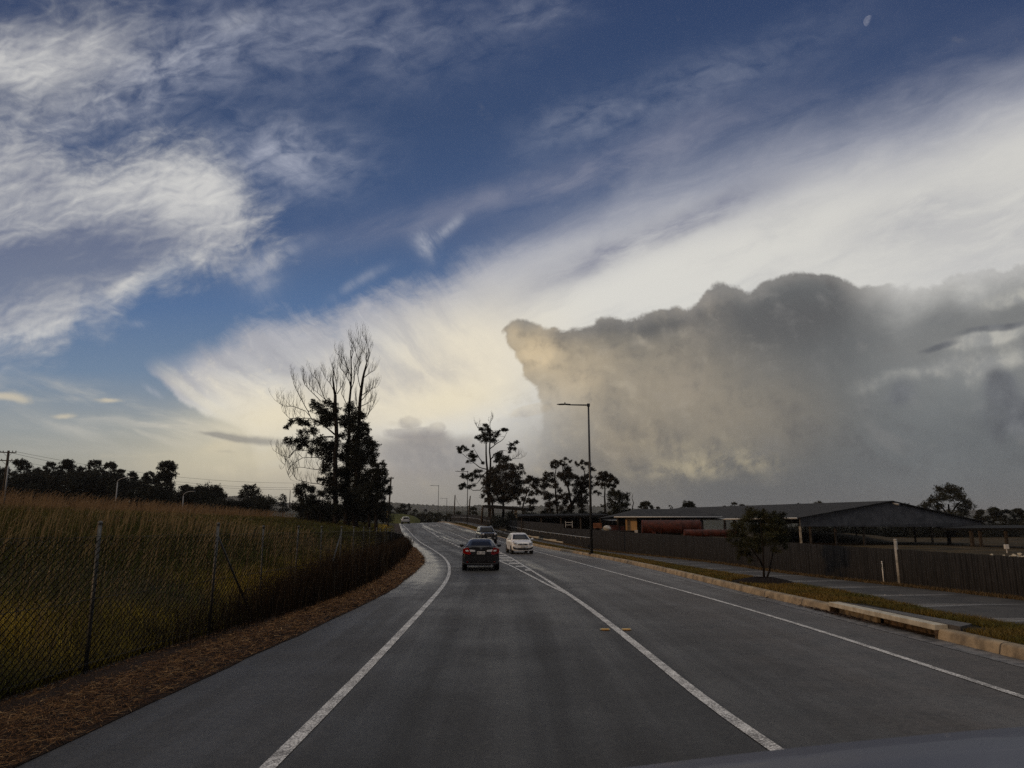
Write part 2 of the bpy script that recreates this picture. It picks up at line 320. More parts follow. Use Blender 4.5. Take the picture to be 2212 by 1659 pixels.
def soften(P, step=2.0, k=2, y0=None, y1=None):
    y0 = P[0].y if y0 is None else y0; y1 = P[-1].y if y1 is None else y1
    n = max(2, int((y1 - y0) / step)); ys = [y0 + (y1 - y0) * i / n for i in range(n + 1)]
    xs = [xof(P, y) for y in ys]
    for _ in range(k): xs = [xs[0]] + [(xs[i - 1] + 2 * xs[i] + xs[i + 1]) / 4 for i in range(1, n)] + [xs[-1]]
    return [Vector((x, y, 0)) for x, y in zip(xs, ys)]
# ------------------------------------------------------------------ object helpers
def link(o, parent=None):
    COL.objects.link(o)
    if parent: o.parent = parent
    return o
def obj(name, me, mat=None, parent=None):
    if isinstance(me, bmesh.types.BMesh):
        m = bpy.data.meshes.new(name); me.to_mesh(m); me.free(); me = m
    o = bpy.data.objects.new(name, me)
    if mat:
        for mm in (mat if isinstance(mat, (list, tuple)) else [mat]): me.materials.append(mm)
    return link(o, parent)
def thing(name, label, cat, loc=(0, 0, 0), rz=0.0, group=None):
    o = bpy.data.objects.new(name, None); link(o); o.location = loc; o.rotation_euler = (0, 0, rz)
    o.empty_display_size = .2
    return tag(o, label, cat, group)
def tag(o, label, cat, group=None):
    o['label'] = label; o['category'] = cat
    if group: o['group'] = group
    return o
def struct(o): o['kind'] = 'structure'; return o
def stuff(o, label, cat): o['kind'] = 'stuff'; o['label'] = label; o['category'] = cat; return o
def np_mesh(name, verts, faces, cols=None, uvs=None, smooth_=False, cname='tint'):
    """verts (n,3) float, faces (m,k) int with constant k"""
    me = bpy.data.meshes.new(name); verts = np.asarray(verts, dtype=np.float32); faces = np.asarray(faces, dtype=np.int32)
    n, (m, k) = len(verts), faces.shape
    me.vertices.add(n); me.vertices.foreach_set('co', verts.ravel())
    me.loops.add(m * k); me.loops.foreach_set('vertex_index', faces.ravel())
    me.polygons.add(m); me.polygons.foreach_set('loop_start', np.arange(0, m * k, k, dtype=np.int32))
    me.polygons.foreach_set('loop_total', np.full(m, k, dtype=np.int32))
    if smooth_: me.polygons.foreach_set('use_smooth', np.ones(m, dtype=bool))
    me.update(calc_edges=True)
    if cols is not None:
        a = me.color_attributes.new(cname, 'FLOAT_COLOR', 'POINT')
        c4 = np.ones((n, 4), dtype=np.float32); c4[:, :cols.shape[1]] = cols; a.data.foreach_set('color', c4.ravel())
    if uvs is not None:
        l = me.uv_layers.new(name='UVMap'); l.data.foreach_set('uv', np.asarray(uvs, dtype=np.float32)[faces.ravel()].ravel())
    return me
def grid_mesh(name, rows, uvs=None, cols=None, smooth_=True):
    """rows: list of equal-length lists of points"""
    n, k = len(rows), len(rows[0]); V = np.array([[tuple(p) for p in r] for r in rows], dtype=np.float32).reshape(-1, 3)
    i = np.arange(n - 1)[:, None] * k + np.arange(k - 1)[None, :]
    Fc = np.stack([i, i + 1, i + k + 1, i + k], axis=-1).reshape(-1, 4)
    return np_mesh(name, V, Fc, uvs=None if uvs is None else np.array(uvs).reshape(-1, 2), cols=cols, smooth_=smooth_)
def box(bm, c, s, rz=0.0, rx=0.0, ry=0.0, bev=0.0):
    r = bmesh.ops.create_cube(bm, size=1.0); vs = r['verts']
    M = Matrix.Translation(c) @ Matrix.Rotation(rz, 4, 'Z') @ Matrix.Rotation(ry, 4, 'Y') @ Matrix.Rotation(rx, 4, 'X') @ Matrix.Diagonal((s[0], s[1], s[2], 1))
    bmesh.ops.transform(bm, matrix=M, verts=vs)
    if bev: bmesh.ops.bevel(bm, geom=list({e for v in vs for e in v.link_edges}), offset=bev, segments=2, affect='EDGES', profile=.6)
def tube(bm, pts, rad, n=6, caps=True):
    """tapered tube along points; rad number or list"""
    pts = [Vector(p) for p in pts]; k = len(pts)
    rad = rad if isinstance(rad, (list, tuple)) else [rad] * k
    rings = []; up0 = None
    for i, p in enumerate(pts):
        d = (pts[min(i + 1, k - 1)] - pts[max(i - 1, 0)]).normalized()
        if up0 is None: up0 = d.orthogonal().normalized()
        a = (up0 - d * up0.dot(d))
        a = a.normalized() if a.length > 1e-6 else d.orthogonal().normalized()
        up0 = a; b = d.cross(a)
        rings.append([bm.verts.new(p + (a * math.cos(2 * math.pi * j / n) + b * math.sin(2 * math.pi * j / n)) * rad[i]) for j in range(n)])
    for r0, r1 in zip(rings, rings[1:]):
        for j in range(n): bm.faces.new((r0[j], r0[(j + 1) % n], r1[(j + 1) % n], r1[j])).smooth = True
    if caps:
        bm.faces.new(rings[0][::-1]); bm.faces.new(rings[-1])
def lathe(bm, prof, axis='Z', n=24, c=(0, 0, 0)):
    rings = []
    for r, h in prof:
        ring = []
        for j in range(n):
            a = 2 * math.pi * j / n; x, y = r * math.cos(a), r * math.sin(a)
            p = (x, y, h) if axis == 'Z' else ((h, x, y) if axis == 'X' else (x, h, y))
            ring.append(bm.verts.new(Vector(p) + Vector(c)))
        rings.append(ring)
    for r0, r1 in zip(rings, rings[1:]):
        for j in range(n): bm.faces.new((r0[j], r0[(j + 1) % n], r1[(j + 1) % n], r1[j])).smooth = True
    bm.faces.new(rings[0][::-1]); bm.faces.new(rings[-1])
# ------------------------------------------------------------------ materials
def mat(name):
    m = bpy.data.materials.new(name); m.use_nodes = True; E.nt = m.node_tree
    return m, m.node_tree.nodes['Principled BSDF']
def setb(b, col=None, rough=None, metal=None, spec=None, coat=None):
    if col is not None:
        if isinstance(col, (tuple, list)): b.inputs['Base Color'].default_value = (*col[:3], 1)
        else: E.nt.links.new(col, b.inputs['Base Color'])
    for k_, v in (('Roughness', rough), ('Metallic', metal), ('Specular IOR Level', spec), ('Coat Weight', coat)):
        if v is None: continue
        if isinstance(v, E): E.nt.links.new(v.s, b.inputs[k_])
        else: b.inputs[k_].default_value = v
def bump(b, h, strength=.3, dist=.01):
    n = E.nt.nodes.new('ShaderNodeBump'); n.inputs['Strength'].default_value = strength; n.inputs['Distance'].default_value = dist
    E.nt.links.new(h.s if isinstance(h, E) else h, n.inputs['Height']); E.nt.links.new(n.outputs[0], b.inputs['Normal'])
def objc(): 
    t = E.nt.nodes.new('ShaderNodeTexCoord'); return t.outputs['Object']
def geop():
    t = E.nt.nodes.new('ShaderNodeNewGeometry'); return t.outputs['Position']
def uv():
    t = E.nt.nodes.new('ShaderNodeTexCoord'); s_ = E.nt.nodes.new('ShaderNodeSeparateXYZ'); E.nt.links.new(t.outputs['UV'], s_.inputs[0])
    return E(s_.outputs[0]), E(s_.outputs[1])
def attr(name='tint'):
    a = E.nt.nodes.new('ShaderNodeAttribute'); a.attribute_name = name; return a.outputs['Color']
def speck(name, c1, c2, scale=3.0, rough=.8, spec=.3, metal=0, bmp=0.0, detail=5, bscale=None, coat=None):
    m, b = mat(name); p = geop()
    n_ = ss(nz(p, scale, detail, .6), .35, .65)
    setb(b, mixc(n_, (*c1, 1), (*c2, 1)), rough, metal, spec, coat)
    if bmp: bump(b, nz(p, bscale or scale * 4, 4), bmp)
    return m
def flat(name, c, rough=.6, spec=.5, metal=0, coat=None):
    m, b = mat(name); n_ = nz(geop(), 9.0, 3)
    setb(b, mixc(ss(n_, .3, .7), (*[v * .88 for v in c], 1), (*[min(1, v * 1.1) for v in c], 1)), rough, metal, spec, coat); return m
M = {}
# asphalt: chip texture, smoother wheel paths, damp glossy patches (UV u = metres across, v = metres along)
m, b = mat('asphalt'); p = geop(); u, v = uv()
chip = nz(p, 42, 5, .7); chip2 = nz(p, 160, 2, .6); big = nz(p, .35, 5, .6); mid = nz(p, 1.6, 4, .6)
along = nz(vec(u * 1.0, v * .04), 1.2, 5, .6)
def track(u0): return ss(E.m('ABSOLUTE', u - u0), .55, .12)
tr = mx(mx(track(3.1), track(4.7)), mx(track(8.6), track(10.2)))
damp = ss(big * .45 + along * .55, .40, .60)
farm = ss(v, 16, 34)
edge_wet = ss(u, 2.1, 1.2) * ss(big * .5 + mid * .5, .34, .52) * farm
lane_wet = mx(ss(E.m('ABSOLUTE', u - 6.4), .9, .2), ss(E.m('ABSOLUTE', u - 12.2), 1.4, .3)) * ss(along * .6 + mid * .4, .42, .58) * farm
colr = mixc(ss(chip, .35, .68), (.009, .0082, .0073, 1), (.052, .0465, .041, 1))
colr = mixc(ss(mid * .4 + along * .6, .38, .62) * .55, colr, (.056, .051, .046, 1))
colr = mixc(ss(chip2, .62, .75) * .5, colr, (.13, .125, .12, 1))
colr = mixc(tr * .62, colr, (.018, .0175, .017, 1))
colr = mixc(ss(E.m('ABSOLUTE', u - 4.5), 2.3, 1.9) * .52, colr, (.008, .0076, .0070, 1))
colr = mixc(ss(u, 7.2, 9.0) * .60 * ss(mid, .1, .7), colr, (.098, .083, .072, 1))
colr = mixc(.25 * ss(v, 12, 20), colr, (.085, .075, .064, 1))
mot = nz(p, 9, 4, .75); colr = mixc(ss(mot, .56, .36) * .45, colr, (.012, .011, .010, 1)); colr = mixc(ss(mot, .55, .72) * .35, colr, (.085, .078, .070, 1))
vo = E.nt.nodes.new('ShaderNodeTexVoronoi'); vo.feature = 'DISTANCE_TO_EDGE'; vo.inputs['Scale'].default_value = .55; E.nt.links.new(vec(u + (mid - .5) * 1.2, v * .5 + (mid - .5) * 1.0), vo.inputs['Vector'])
crack = ss(E(vo.outputs['Distance']), .012, .003) * ss(big, .50, .58)
seam = ss(E.m('ABSOLUTE', u - 6.95 + (mid - .5) * .05), .025, .010) * ss(along, .3, .5)
colr = mixc(seam * .3, colr, (.008, .008, .008, 1))
setb(b, colr, mx((damp * -.20 + .66) + (chip - .5) * .25 + tr * .05 - edge_wet * .45 - lane_wet * .26, .12), 0, .42)
bump(b, chip * .6 + chip2 * .2 + mot * .8, .7, .018); M['asphalt'] = m
m, b = mat('road_paint'); p = geop(); w_ = nz(p, 45, 4, .7)
setb(b, mixc(ss(w_ + nz(p, 2.5, 3) * .35, .50, .80), (.82, .79, .74, 1), (.14, .13, .12, 1)), .6, 0, .4); bump(b, w_, .4, .006); M['paint'] = m
m, b = mat('concrete_kerb'); p = geop(); u, v = uv()
j = ss(E.m('ABSOLUTE', E.m('FRACT', v * (1 / 2.4)) - .5), .488, .497)
ck = mixc(ss(nz(p, 2.2, 6, .65), .35, .7), (.33, .25, .155, 1), (.13, .098, .062, 1))
ck = mixc(ss(nz(p, 14, 4), .55, .75) * .5, ck, (.10, .08, .06, 1)); ck = mixc(j * .85, ck, (.03, .025, .02, 1))
setb(b, ck, .8, 0, .3); bump(b, nz(p, 30, 4) - j * .8, .5, .01); M['kerb'] = m
m, b = mat('footpath_concrete'); p = geop(); u, v = uv()
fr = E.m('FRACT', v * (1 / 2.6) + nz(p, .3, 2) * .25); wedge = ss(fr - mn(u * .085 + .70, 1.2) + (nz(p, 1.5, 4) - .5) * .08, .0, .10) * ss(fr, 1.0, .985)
damp = nz(p, .8, 5, .6)
setb(b, mixc(ss(damp, .4, .6), (.026, .024, .022, 1), (.050, .046, .042, 1)), mixf(wedge, ss(damp, .3, .7) * .10 + .78, ss(damp, .3, .7) * .10 + .10), 0, .5)
b.inputs['Specular IOR Level'].default_value = .4; cpath = b.inputs['Base Color'].links[0].from_socket; E.nt.links.new(mixc(wedge * .9, cpath, (.26, .25, .24, 1)), b.inputs['Base Color'])  # wedges also get a pale colour, painted for sky reflected in wet concrete
jf = ss(E.m('ABSOLUTE', fr - .5), .485, .498)
bump(b, (nz(p, 60, 3) * (1.0 - wedge)) - jf, .3, .006); M['path'] = m
M['conc'] = speck('old_concrete', (.20, .17, .13), (.40, .36, .29), 3.0, .85, .2, bmp=.3)
M['concl'] = speck('pale_concrete', (.34, .30, .23), (.50, .46, .37), 4.0, .85, .2, bmp=.2)
M['soil'] = speck('soil_and_thatch', (.012, .010, .006), (.035, .026, .012), 2.5, .95, .1, bmp=.6)
M['dirt'] = speck('meadow_thatch', (.016, .015, .006), (.045, .034, .014), 1.2, .95, .1, bmp=.6)
M['far'] = speck('far_field', (.020, .022, .012), (.045, .040, .020), .02, .95, .1)
M['yard'] = speck('yard_grass', (.022, .017, .008), (.060, .038, .014), .35, .95, .1, bmp=.4)
m, b = mat('mown_straw'); p = geop()
sw_ = nz(vec(0, 0) if False else p, 26, 5, .7, 1.5)
setb(b, mixc(ss(sw_, .35, .7), (.010, .006, .003, 1), (.060, .028, .012, 1)), .9, 0, .2); bump(b, sw_, 1.0, .04); M['straw'] = m
def tinted(name, rough=.75, spec=.15, trans=0.0):
    m, b = mat(name); setb(b, attr(), rough, 0, spec); 
    return m
M['blade'] = tinted('grass_blades', .7, .2); M['strand'] = tinted('straw_strands', .75, .2); M['leaf'] = tinted('leaves', .7, .2)
M['bark'] = speck('bark', (.008, .006, .005), (.022, .017, .014), 4, .9, .1, bmp=.4)
M['palebark'] = speck('pale_gum_bark', (.05, .042, .035), (.13, .11, .09), 2.5, .85, .15, bmp=.3)
M['galv'] = speck('galvanised_steel', (.045, .045, .042), (.10, .098, .09), 12, .5, .5, .5)
M['wire'] = speck('rusty_wire', (.020, .017, .014), (.055, .05, .042), 30, .55, .5, .6)
M['darkpole'] = flat('dark_painted_steel', (.012, .013, .014), .45, .5)
M['greypole'] = flat('galvanised_lamp_post', (.26, .26, .26), .5, .5)
M['timber'] = speck('pole_timber', (.035, .028, .022), (.08, .065, .052), 5, .9, .1, bmp=.4)
M['rail'] = flat('stainless_rail', (.42, .41, .39), .35, .5, .7)
M['roof'] = speck('grey_sheet_roof', (.022, .022, .022), (.036, .035, .035), 1.2, .85, .12)
M['gutter'] = flat('pale_gutter', (.45, .44, .42), .5)
M['cream'] = speck('cream_render', (.52, .30, .12), (.62, .38, .17), 1.5, .8, .2)
M['rust'] = speck('rusted_red_steel', (.030, .007, .004), (.080, .018, .009), 3.0, .7, .3, bmp=.3)
M['dark'] = flat('near_black', (.008, .008, .008), .8, .1)  # one even near-black, shared by wires, insulators and flat roofs
M['white'] = flat('white_plastic', (.6, .58, .54), .5)
M['mulch'] = speck('dark_mulch', (.006, .004, .003), (.022, .014, .010), 20, .95, .1, bmp=1.0)
M['hill'] = speck('wooded_hill', (.014, .018, .010), (.030, .034, .020), .01, .95, .05)
# ------------------------------------------------------------------ the measured lines of the road
kerbP = mono(sorted(line([(2212,1427.6),(2015,1379),(1799,1324),(1659,1292.6),(1530,1260),(1410,1230),(1315,1209),(1220,1191.5),(1153,1179),(1110,1168),(1072,1158),(1010.8,1142),(975,1132)]), key=lambda p: p.y))
redgeP = mono(line([(2212,1507),(1966,1427.5),(1799,1370),(1659,1329),(1530,1291.5),(1410,1259),(1315,1234),(1220,1207.5),(1151,1189.3),(1099,1174.7),(1072.6,1167),(1022,1151.3),(975,1135.3)]))
ledgeP = mono(line([(579,1659),(755,1485),(918.9,1310.6),(937.6,1289),(956.4,1268.5),(969.5,1246),(971.4,1232.8),(969.5,1217.8),(960,1204.7),(945,1193.5),(926.4,1182),(911.4,1173.8),(894.5,1159.7),(881.4,1144.7),(870,1134.5)]))
asphP = mono(line([(20,1659),(169,1582.6),(315,1518),(474,1447),(609,1386),(749,1322),(806,1294.7),(853,1270),(870,1255),(896,1234.7),(915,1216),(912,1203),(894,1183),(881,1169),(872,1157),(866,1147),(862.6,1135)]))
midP = mono(line([(1655,1606),(1539,1528),(1422.8,1432),(1321.7,1351.3),(1261,1305.8),(1230,1285)]))
def pmap(P, f): return [f(p) for p in P]
kerbP = soften(kerbP, 2, 3); redgeP = soften(redgeP, 2, 2); ledgeP = soften(ledgeP, 2, 2); asphP = soften(asphP, 1.5, 2)
def kx(Y):
    y = min(Y, kerbP[-1].y); x = xof(kerbP, y)
    return x - (Y - y) * .16 if Y > y else x
def axl(Y):
    y = min(Y, asphP[-1].y); x = xof(asphP, y)
    return x - (Y - y) * .16 if Y > y else x
ST = [-12, -8, -4, 0, 2, 4] + [5 + i * .75 for i in range(60)] + [50 + i * 2 for i in range(25)] + [100 + i * 4 for i in range(26)] + [210 + i * 10 for i in range(13)]
# road surface
rows, uvs = [], []
for Y in ST:
    a, b_ = axl(Y), kx(Y); r_, q_ = [], []
    for i in range(25):
        x = a - .02 + (b_ + .02 - a) * i / 24; r_.append((x, Y, zr(x, Y))); q_.append((x - a, Y))
    # across coordinate measured from the left edge line so the wheel paths follow the lanes
    le = xof(ledgeP, Y) if Y < ledgeP[-1].y else a + 1.0
    q_ = [(x - le + 2.2, Y) for (x, _, _) in r_]
    rows.append(r_); uvs.append(q_)
road = struct(obj('road', grid_mesh('road', rows, uvs), M['asphalt']))
# markings: strips 4 mm above the asphalt
MV, MF = [], []
def strip(pts, w, dz=.004):
    pts = [Vector((p[0], p[1], 0)) for p in pts]; base = len(MV)
    for i, p in enumerate(pts):
        d = (pts[min(i + 1, len(pts) - 1)] - pts[max(i - 1, 0)]).normalized(); nx, ny = -d.y, d.x
        for s_ in (-.5, .5):
            x, y = p.x + nx * w * s_, p.y + ny * w * s_
            MV.append((x, y, zr(x, y) + dz + .004))
    for i in range(len(pts) - 1):
        k = base + i * 2; MF.append((k, k + 1, k + 3, k + 2))
def marking(name):
    o = struct(obj(name, np_mesh(name, MV, MF), M['paint'])); MV.clear(); MF.clear(); return o
strip([Vector((p.x, p.y, 0)) for p in soften(ledgeP, 1.0, 1, -6, ledgeP[-1].y)], .14); marking('edge_line')
strip([Vector((p.x, p.y, 0)) for p in soften(redgeP, 1.0, 1, -6, redgeP[-1].y)], .12); marking('edge_line')
rb = line([(1230,1284),(1181.4,1253),(1144,1230),(1106.4,1206.5),(1076,1190.6),(1040,1177),(1009,1165),(985,1154.5),(968,1148)])
lb = line([(1230,1285),(1205,1274),(1181,1262.5),(1144,1243),(1106,1223.5),(1078,1211.3),(1050,1200)])
strip(soften(midP + [rb[1]], 1.0, 2, -6, rb[1].y), .15); strip(soften(rb[1:], 1.0, 1), .12); marking('centre_line')
strip2 = strip
strip(soften(mono([midP[-1]] + lb[1:]), 1.0, 1), .12, .007); marking('centre_line')
# hatching of the painted island
for x0, x1, y in ((1450, 1500, 1035), (1445, 1545, 1058), (1445, 1600, 1083), (1445, 1650, 1110), (1560, 1705, 1145), (1640, 1765, 1180), (1745, 1825, 1222)):
    a = G(806.4 + .1875 * x0, 1002.2 + .1875 * y); b_ = G(806.4 + .1875 * x1, 1002.2 + .1875 * y)
    strip([a, b_], 1.0 if y > 1100 else 1.25, .001)
marking('hatch_markings')
for i in range(7):      # short dashes beside the turning lane
    t = i / 6; q = G(991 + (952.6 - 991) * t, 1181.3 + (1163.5 - 1181.3) * t ** .92)
    strip([q + Vector((.14, -.9, 0)), q + Vector((-.14, .9, 0))], .24)
strip(line([(948, 1160.6), (938, 1154.2), (927.9, 1148)]), .20); marking('lane_dashes')
strip(line([(944, 1149.4), (948, 1149), (957, 1149.2)]), .22); strip(line([(944, 1149.4), (947, 1150.6)]), .35); marking('turn_arrow')
for x0, x1, y in ((595, 735, 717), (640, 745, 709), (560, 600, 705)):
    strip([G(806.4 + .1875 * x0, 1002.2 + .1875 * y), G(806.4 + .1875 * x1, 1002.2 + .1875 * y)], 1.0)
strip(line([(951, 1138.2), (944, 1133.5), (936, 1130.8)]), .14); strip(line([(927, 1148), (912, 1138), (902, 1132)]), .12)
marking('hatch_markings')
# kerb: gutter, face, top
iny0, iny1 = G(2025, 1381).y, G(1797, 1324).y       # the drain inlet interrupts it
def kerb_mesh(Y0, Y1, name):
    ys = [Y for Y in ST if Y0 < Y < Y1]; ys = [Y0] + ys + [Y1]; rows, uvs = [], []
    for Y in ys:
        x = kx(Y); z = zr(x, Y)
        dr = 1 - smooth(Y, 84, 90) * (1 - smooth(Y, 108, 118)) * .8      # dropped kerb at the driveway
        h = .17 * dr + .012
        prof = [(-.02, -.05), (0, .002), (.035, h * .80), (.06, h * .95), (.10, h), (.24, h + .004), (.26, h - .02), (.26, -.1)]
        rows.append([(x + a, Y, z + c_) for a, c_ in prof]); uvs.append([(a, Y) for a, _ in prof])
    return struct(obj(name, grid_mesh(name, rows, uvs), M['kerb']))
kerb_mesh(-12, iny0, 'kerb'); kerb_mesh(iny1, 205, 'kerb')
# gutter tray
rows, uvs = [], []
for Y in [y for y in ST if y < 60]:
    x = kx(Y); rows.append([(x - .42, Y, zr(x, Y) + .006), (x - .2, Y, zr(x, Y) + .007), (x + .03, Y, zr(x, Y) + .008)]); uvs.append([(0, Y), (.2, Y), (.45, Y)])
m, b = mat('worn_gutter'); p = geop()
setb(b, mixc(ss(nz(p, 4, 5, .65), .4, .6), (.045, .042, .040, 1), (.13, .12, .11, 1)), .55, 0, .5); bump(b, nz(p, 50, 3), .4, .01)
struct(obj('gutter', grid_mesh('gutter', rows, uvs), m))
# right verge, footpath and yard
fenceB = line([(2212,1296),(1949,1266),(1728,1242.7),(1562.6,1217.7),(1387.6,1199),(1282.6,1187.7),(1220,1175.2),(1175,1167),(1094,1148)], .15)
fenceP = mono(fenceB); fenceP = soften(fenceP, 2, 1)
fence2B = mono(line([(1059,1137.5), (1020, 1131.5), (990, 1127.5)], .15))
def fx(Y):
    if Y <= fenceP[-1].y: return xof(fenceP, Y)
    a = fenceP[-1]; b_ = fence2B[0]
    if Y < b_.y: return a.x + (b_.x - a.x) * (Y - a.y) / (b_.y - a.y)
    y = min(Y, 200.0); return kx(y) + (b_.x - kx(b_.y)) - (Y - y) * .10
pathnear = mono(line([(2212,1357),(2029,1327),(1908,1298),(1802,1277),(1700,1262),(1626,1249),(1500,1229),(1405,1214),(1300,1198.5),(1220,1184),(1120,1163)], .15))
def px0(Y): return min(max(xof(pathnear, Y) if Y < pathnear[-1].y else kx(Y) + 1.9, kx(Y) + 1.2), fx(Y) - 1.6)
HV = .178
def vz(x, Y):
    return zr(x, Y) + HV + .06 * math.exp(-((Y - 30) / 30) ** 2) * 0
def yardz(x, Y):
    t = smooth(x - fx(Y), .5, 12); return vz(x, Y) * (1 - t) + t * (.0 + .35 * lerp(PRS, Y) * (1 - smooth(x - fx(Y), 20, 60)))
rows = []
for Y in ST:
    k = kx(Y) + .25; pn = px0(Y) + .1
    rows.append([(k + (pn - k) * i / 6, Y, vz(k + (pn - k) * i / 6, Y) - .012 + .02 * math.sin(i * 1.0) * (1 if 0 < i < 6 else 0)) for i in range(7)])
verge = struct(obj('verge_ground', grid_mesh('verge_ground', rows), M['soil']))
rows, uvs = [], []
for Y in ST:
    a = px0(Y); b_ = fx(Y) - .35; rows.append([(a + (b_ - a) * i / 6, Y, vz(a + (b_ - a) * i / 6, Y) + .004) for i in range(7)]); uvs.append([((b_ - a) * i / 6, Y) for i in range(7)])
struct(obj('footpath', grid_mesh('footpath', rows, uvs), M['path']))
rows = []
offs = [-.36, 0, .5, 1.5, 3, 5, 8, 12, 18, 26, 36, 50, 70, 100, 150, 230]
for Y in ST: rows.append([(fx(Y) + o, Y, yardz(fx(Y) + o, Y) - .006 * (o > -1) + (.25 * mnoise.noise(Vector(((fx(Y) + o) * .1, Y * .1, 0))) if o > 8 else 0)) for o in offs])
struct(obj('yard_ground', grid_mesh('yard_ground', rows), M['yard']))
# left: mown straw strip, then the meadow embankment
lfP = mono([Vector((-5.95, 3, 0)), Vector((-5.85, 10.3, 0)), Vector((-5.65, 14, 0)), Vector((-5.55, 16.4, 0)), Vector((-5.45, 20.9, 0)), Vector((-5.5, 25, 0)), Vector((-5.95, 30.5, 0)), Vector((-6.95, 41, 0)), Vector((-8.3, 53, 0)), Vector((-9.7, 65, 0))])
lfP = soften(lfP, 1.0, 2)
def lf(Y):
    if Y < 65: return xof(lfP, Y)
    t = smooth(Y, 65, 75); return (1 - t) * xof(lfP, 65) + t * (axl(Y) - .9) if Y < 75 else axl(Y) - .9
RA = [(-20, 2.8), (20, 3.2), (40, 3.5), (60, 3.5), (80, 3.3), (100, 2.9), (125, 2.3), (150, 1.4), (175, .6), (200, .5), (400, .5)]
def mz(x, Y):
    d = lf(Y) - x; A = lerp(RA, Y)
    if d < 0: return zr(x, Y) + .05
    z = zr(lf(Y), Y) + .06 + A * (1 - math.exp(-d / 12.0))
    z -= smooth(d, 34, 75) * (A * .55)
    return z + .16 * mnoise.noise(Vector((x * .18, Y * .18, 1))) * smooth(d, 1, 6)
rows = []
for Y in ST:
    a = axl(Y); l = lf(Y) - .6
    ra = [(a + .06 + .10 * mnoise.noise(Vector((Y * .9, 3, 0))), Y, zr(a, Y) + .008)]
    for i in range(1, 9):
        t = i / 8; x = a + (l - a) * t; ra.append((x, Y, zr(x, Y) + .012 + .05 * math.sin(math.pi * min(1, t * 1.2)) + .02 * mnoise.noise(Vector((x * 3, Y * 2, 5)))))
    rows.append(ra)
straw = struct(obj('roadside_ground', grid_mesh('roadside_ground', rows), M['straw']))
rows = []
offs = [.15, .5, 1, 2, 3, 4.5, 6, 8, 10, 12.5, 15, 18, 21, 25, 29, 34, 40, 48, 58, 70, 90, 120, 170, 250]
for Y in ST: rows.append([(lf(Y) - o, Y, mz(lf(Y) - o, Y)) for o in offs])
struct(obj('meadow_ground', grid_mesh('meadow_ground', rows), M['dirt']))
# one base sheet to the horizon
def geo(lo, hi, n0): return [lo * (hi / lo) ** (i / n0) for i in range(n0 + 1)]
gx = [-v for v in geo(240, 7000, 12)][::-1] + [-150, -60, 0, 60, 150] + geo(240, 7000, 12)
gy = [-3000, -800, -200, -60] + [0, 60, 130, 200, 260, 320, 380, 450] + geo(520, 9000, 14)
rows = [[(x, y, -2.2 + (1.2 * smooth(y, 300, 460)) + 0 * x) for x in gx] for y in gy]
struct(obj('ground', grid_mesh('ground', rows), M['far']))
# distant wooded hills
def hill(name, Yd, P, depth, seed):
    rows = []
    xs = []
    x = P[0][0]
    while x < P[-1][0]: xs.append(x); x += 2.2
    for k, (fy, fz) in enumerate(((-.12, -.15), (-.06, .35), (-.025, .78), (0, 1), (.03, .9), (.1, .3))):
        r_ = []
        for q in xs:
            h = lerp(P, q); p = at(q, h, Yd); Z = p.z
            bumpy = 5.5 * mnoise.noise(Vector((q * .21, k * .7, seed))) + 3.5 * mnoise.noise(Vector((q * .9, k * 1.3, seed)))
            r_.append((p.x * (1 + fy), Yd * (1 + fy) + 25 * mnoise.noise(Vector((q * .3, 9 + k, seed))), max(-6, Z * fz + bumpy * (1 if 0 < k < 5 else .2) * Yd / 3000)))
        rows.append(r_)
    return struct(obj(name, grid_mesh(name, rows), M['hill']))
hill('hills', 3300, [(-900, 1092), (-300, 1084), (100, 1088), (380, 1082), (480, 1073), (520, 1070), (600, 1084), (680, 1090), (780, 1089), (845, 1085), (880, 1088), (950, 1092), (1000, 1094), (1040, 1090), (1090, 1094), (1180, 1092), (1260, 1090), (1310, 1096), (1400, 1100), (1700, 1104), (2400, 1100), (3200, 1106)], 300, 1.0)
hill('hills', 1700, [(-900, 1104), (300, 1100), (700, 1104), (860, 1104), (930, 1106), (990, 1103), (1090, 1108), (1250, 1107), (1400, 1112), (2400, 1114), (3200, 1118)], 200, 4.0)
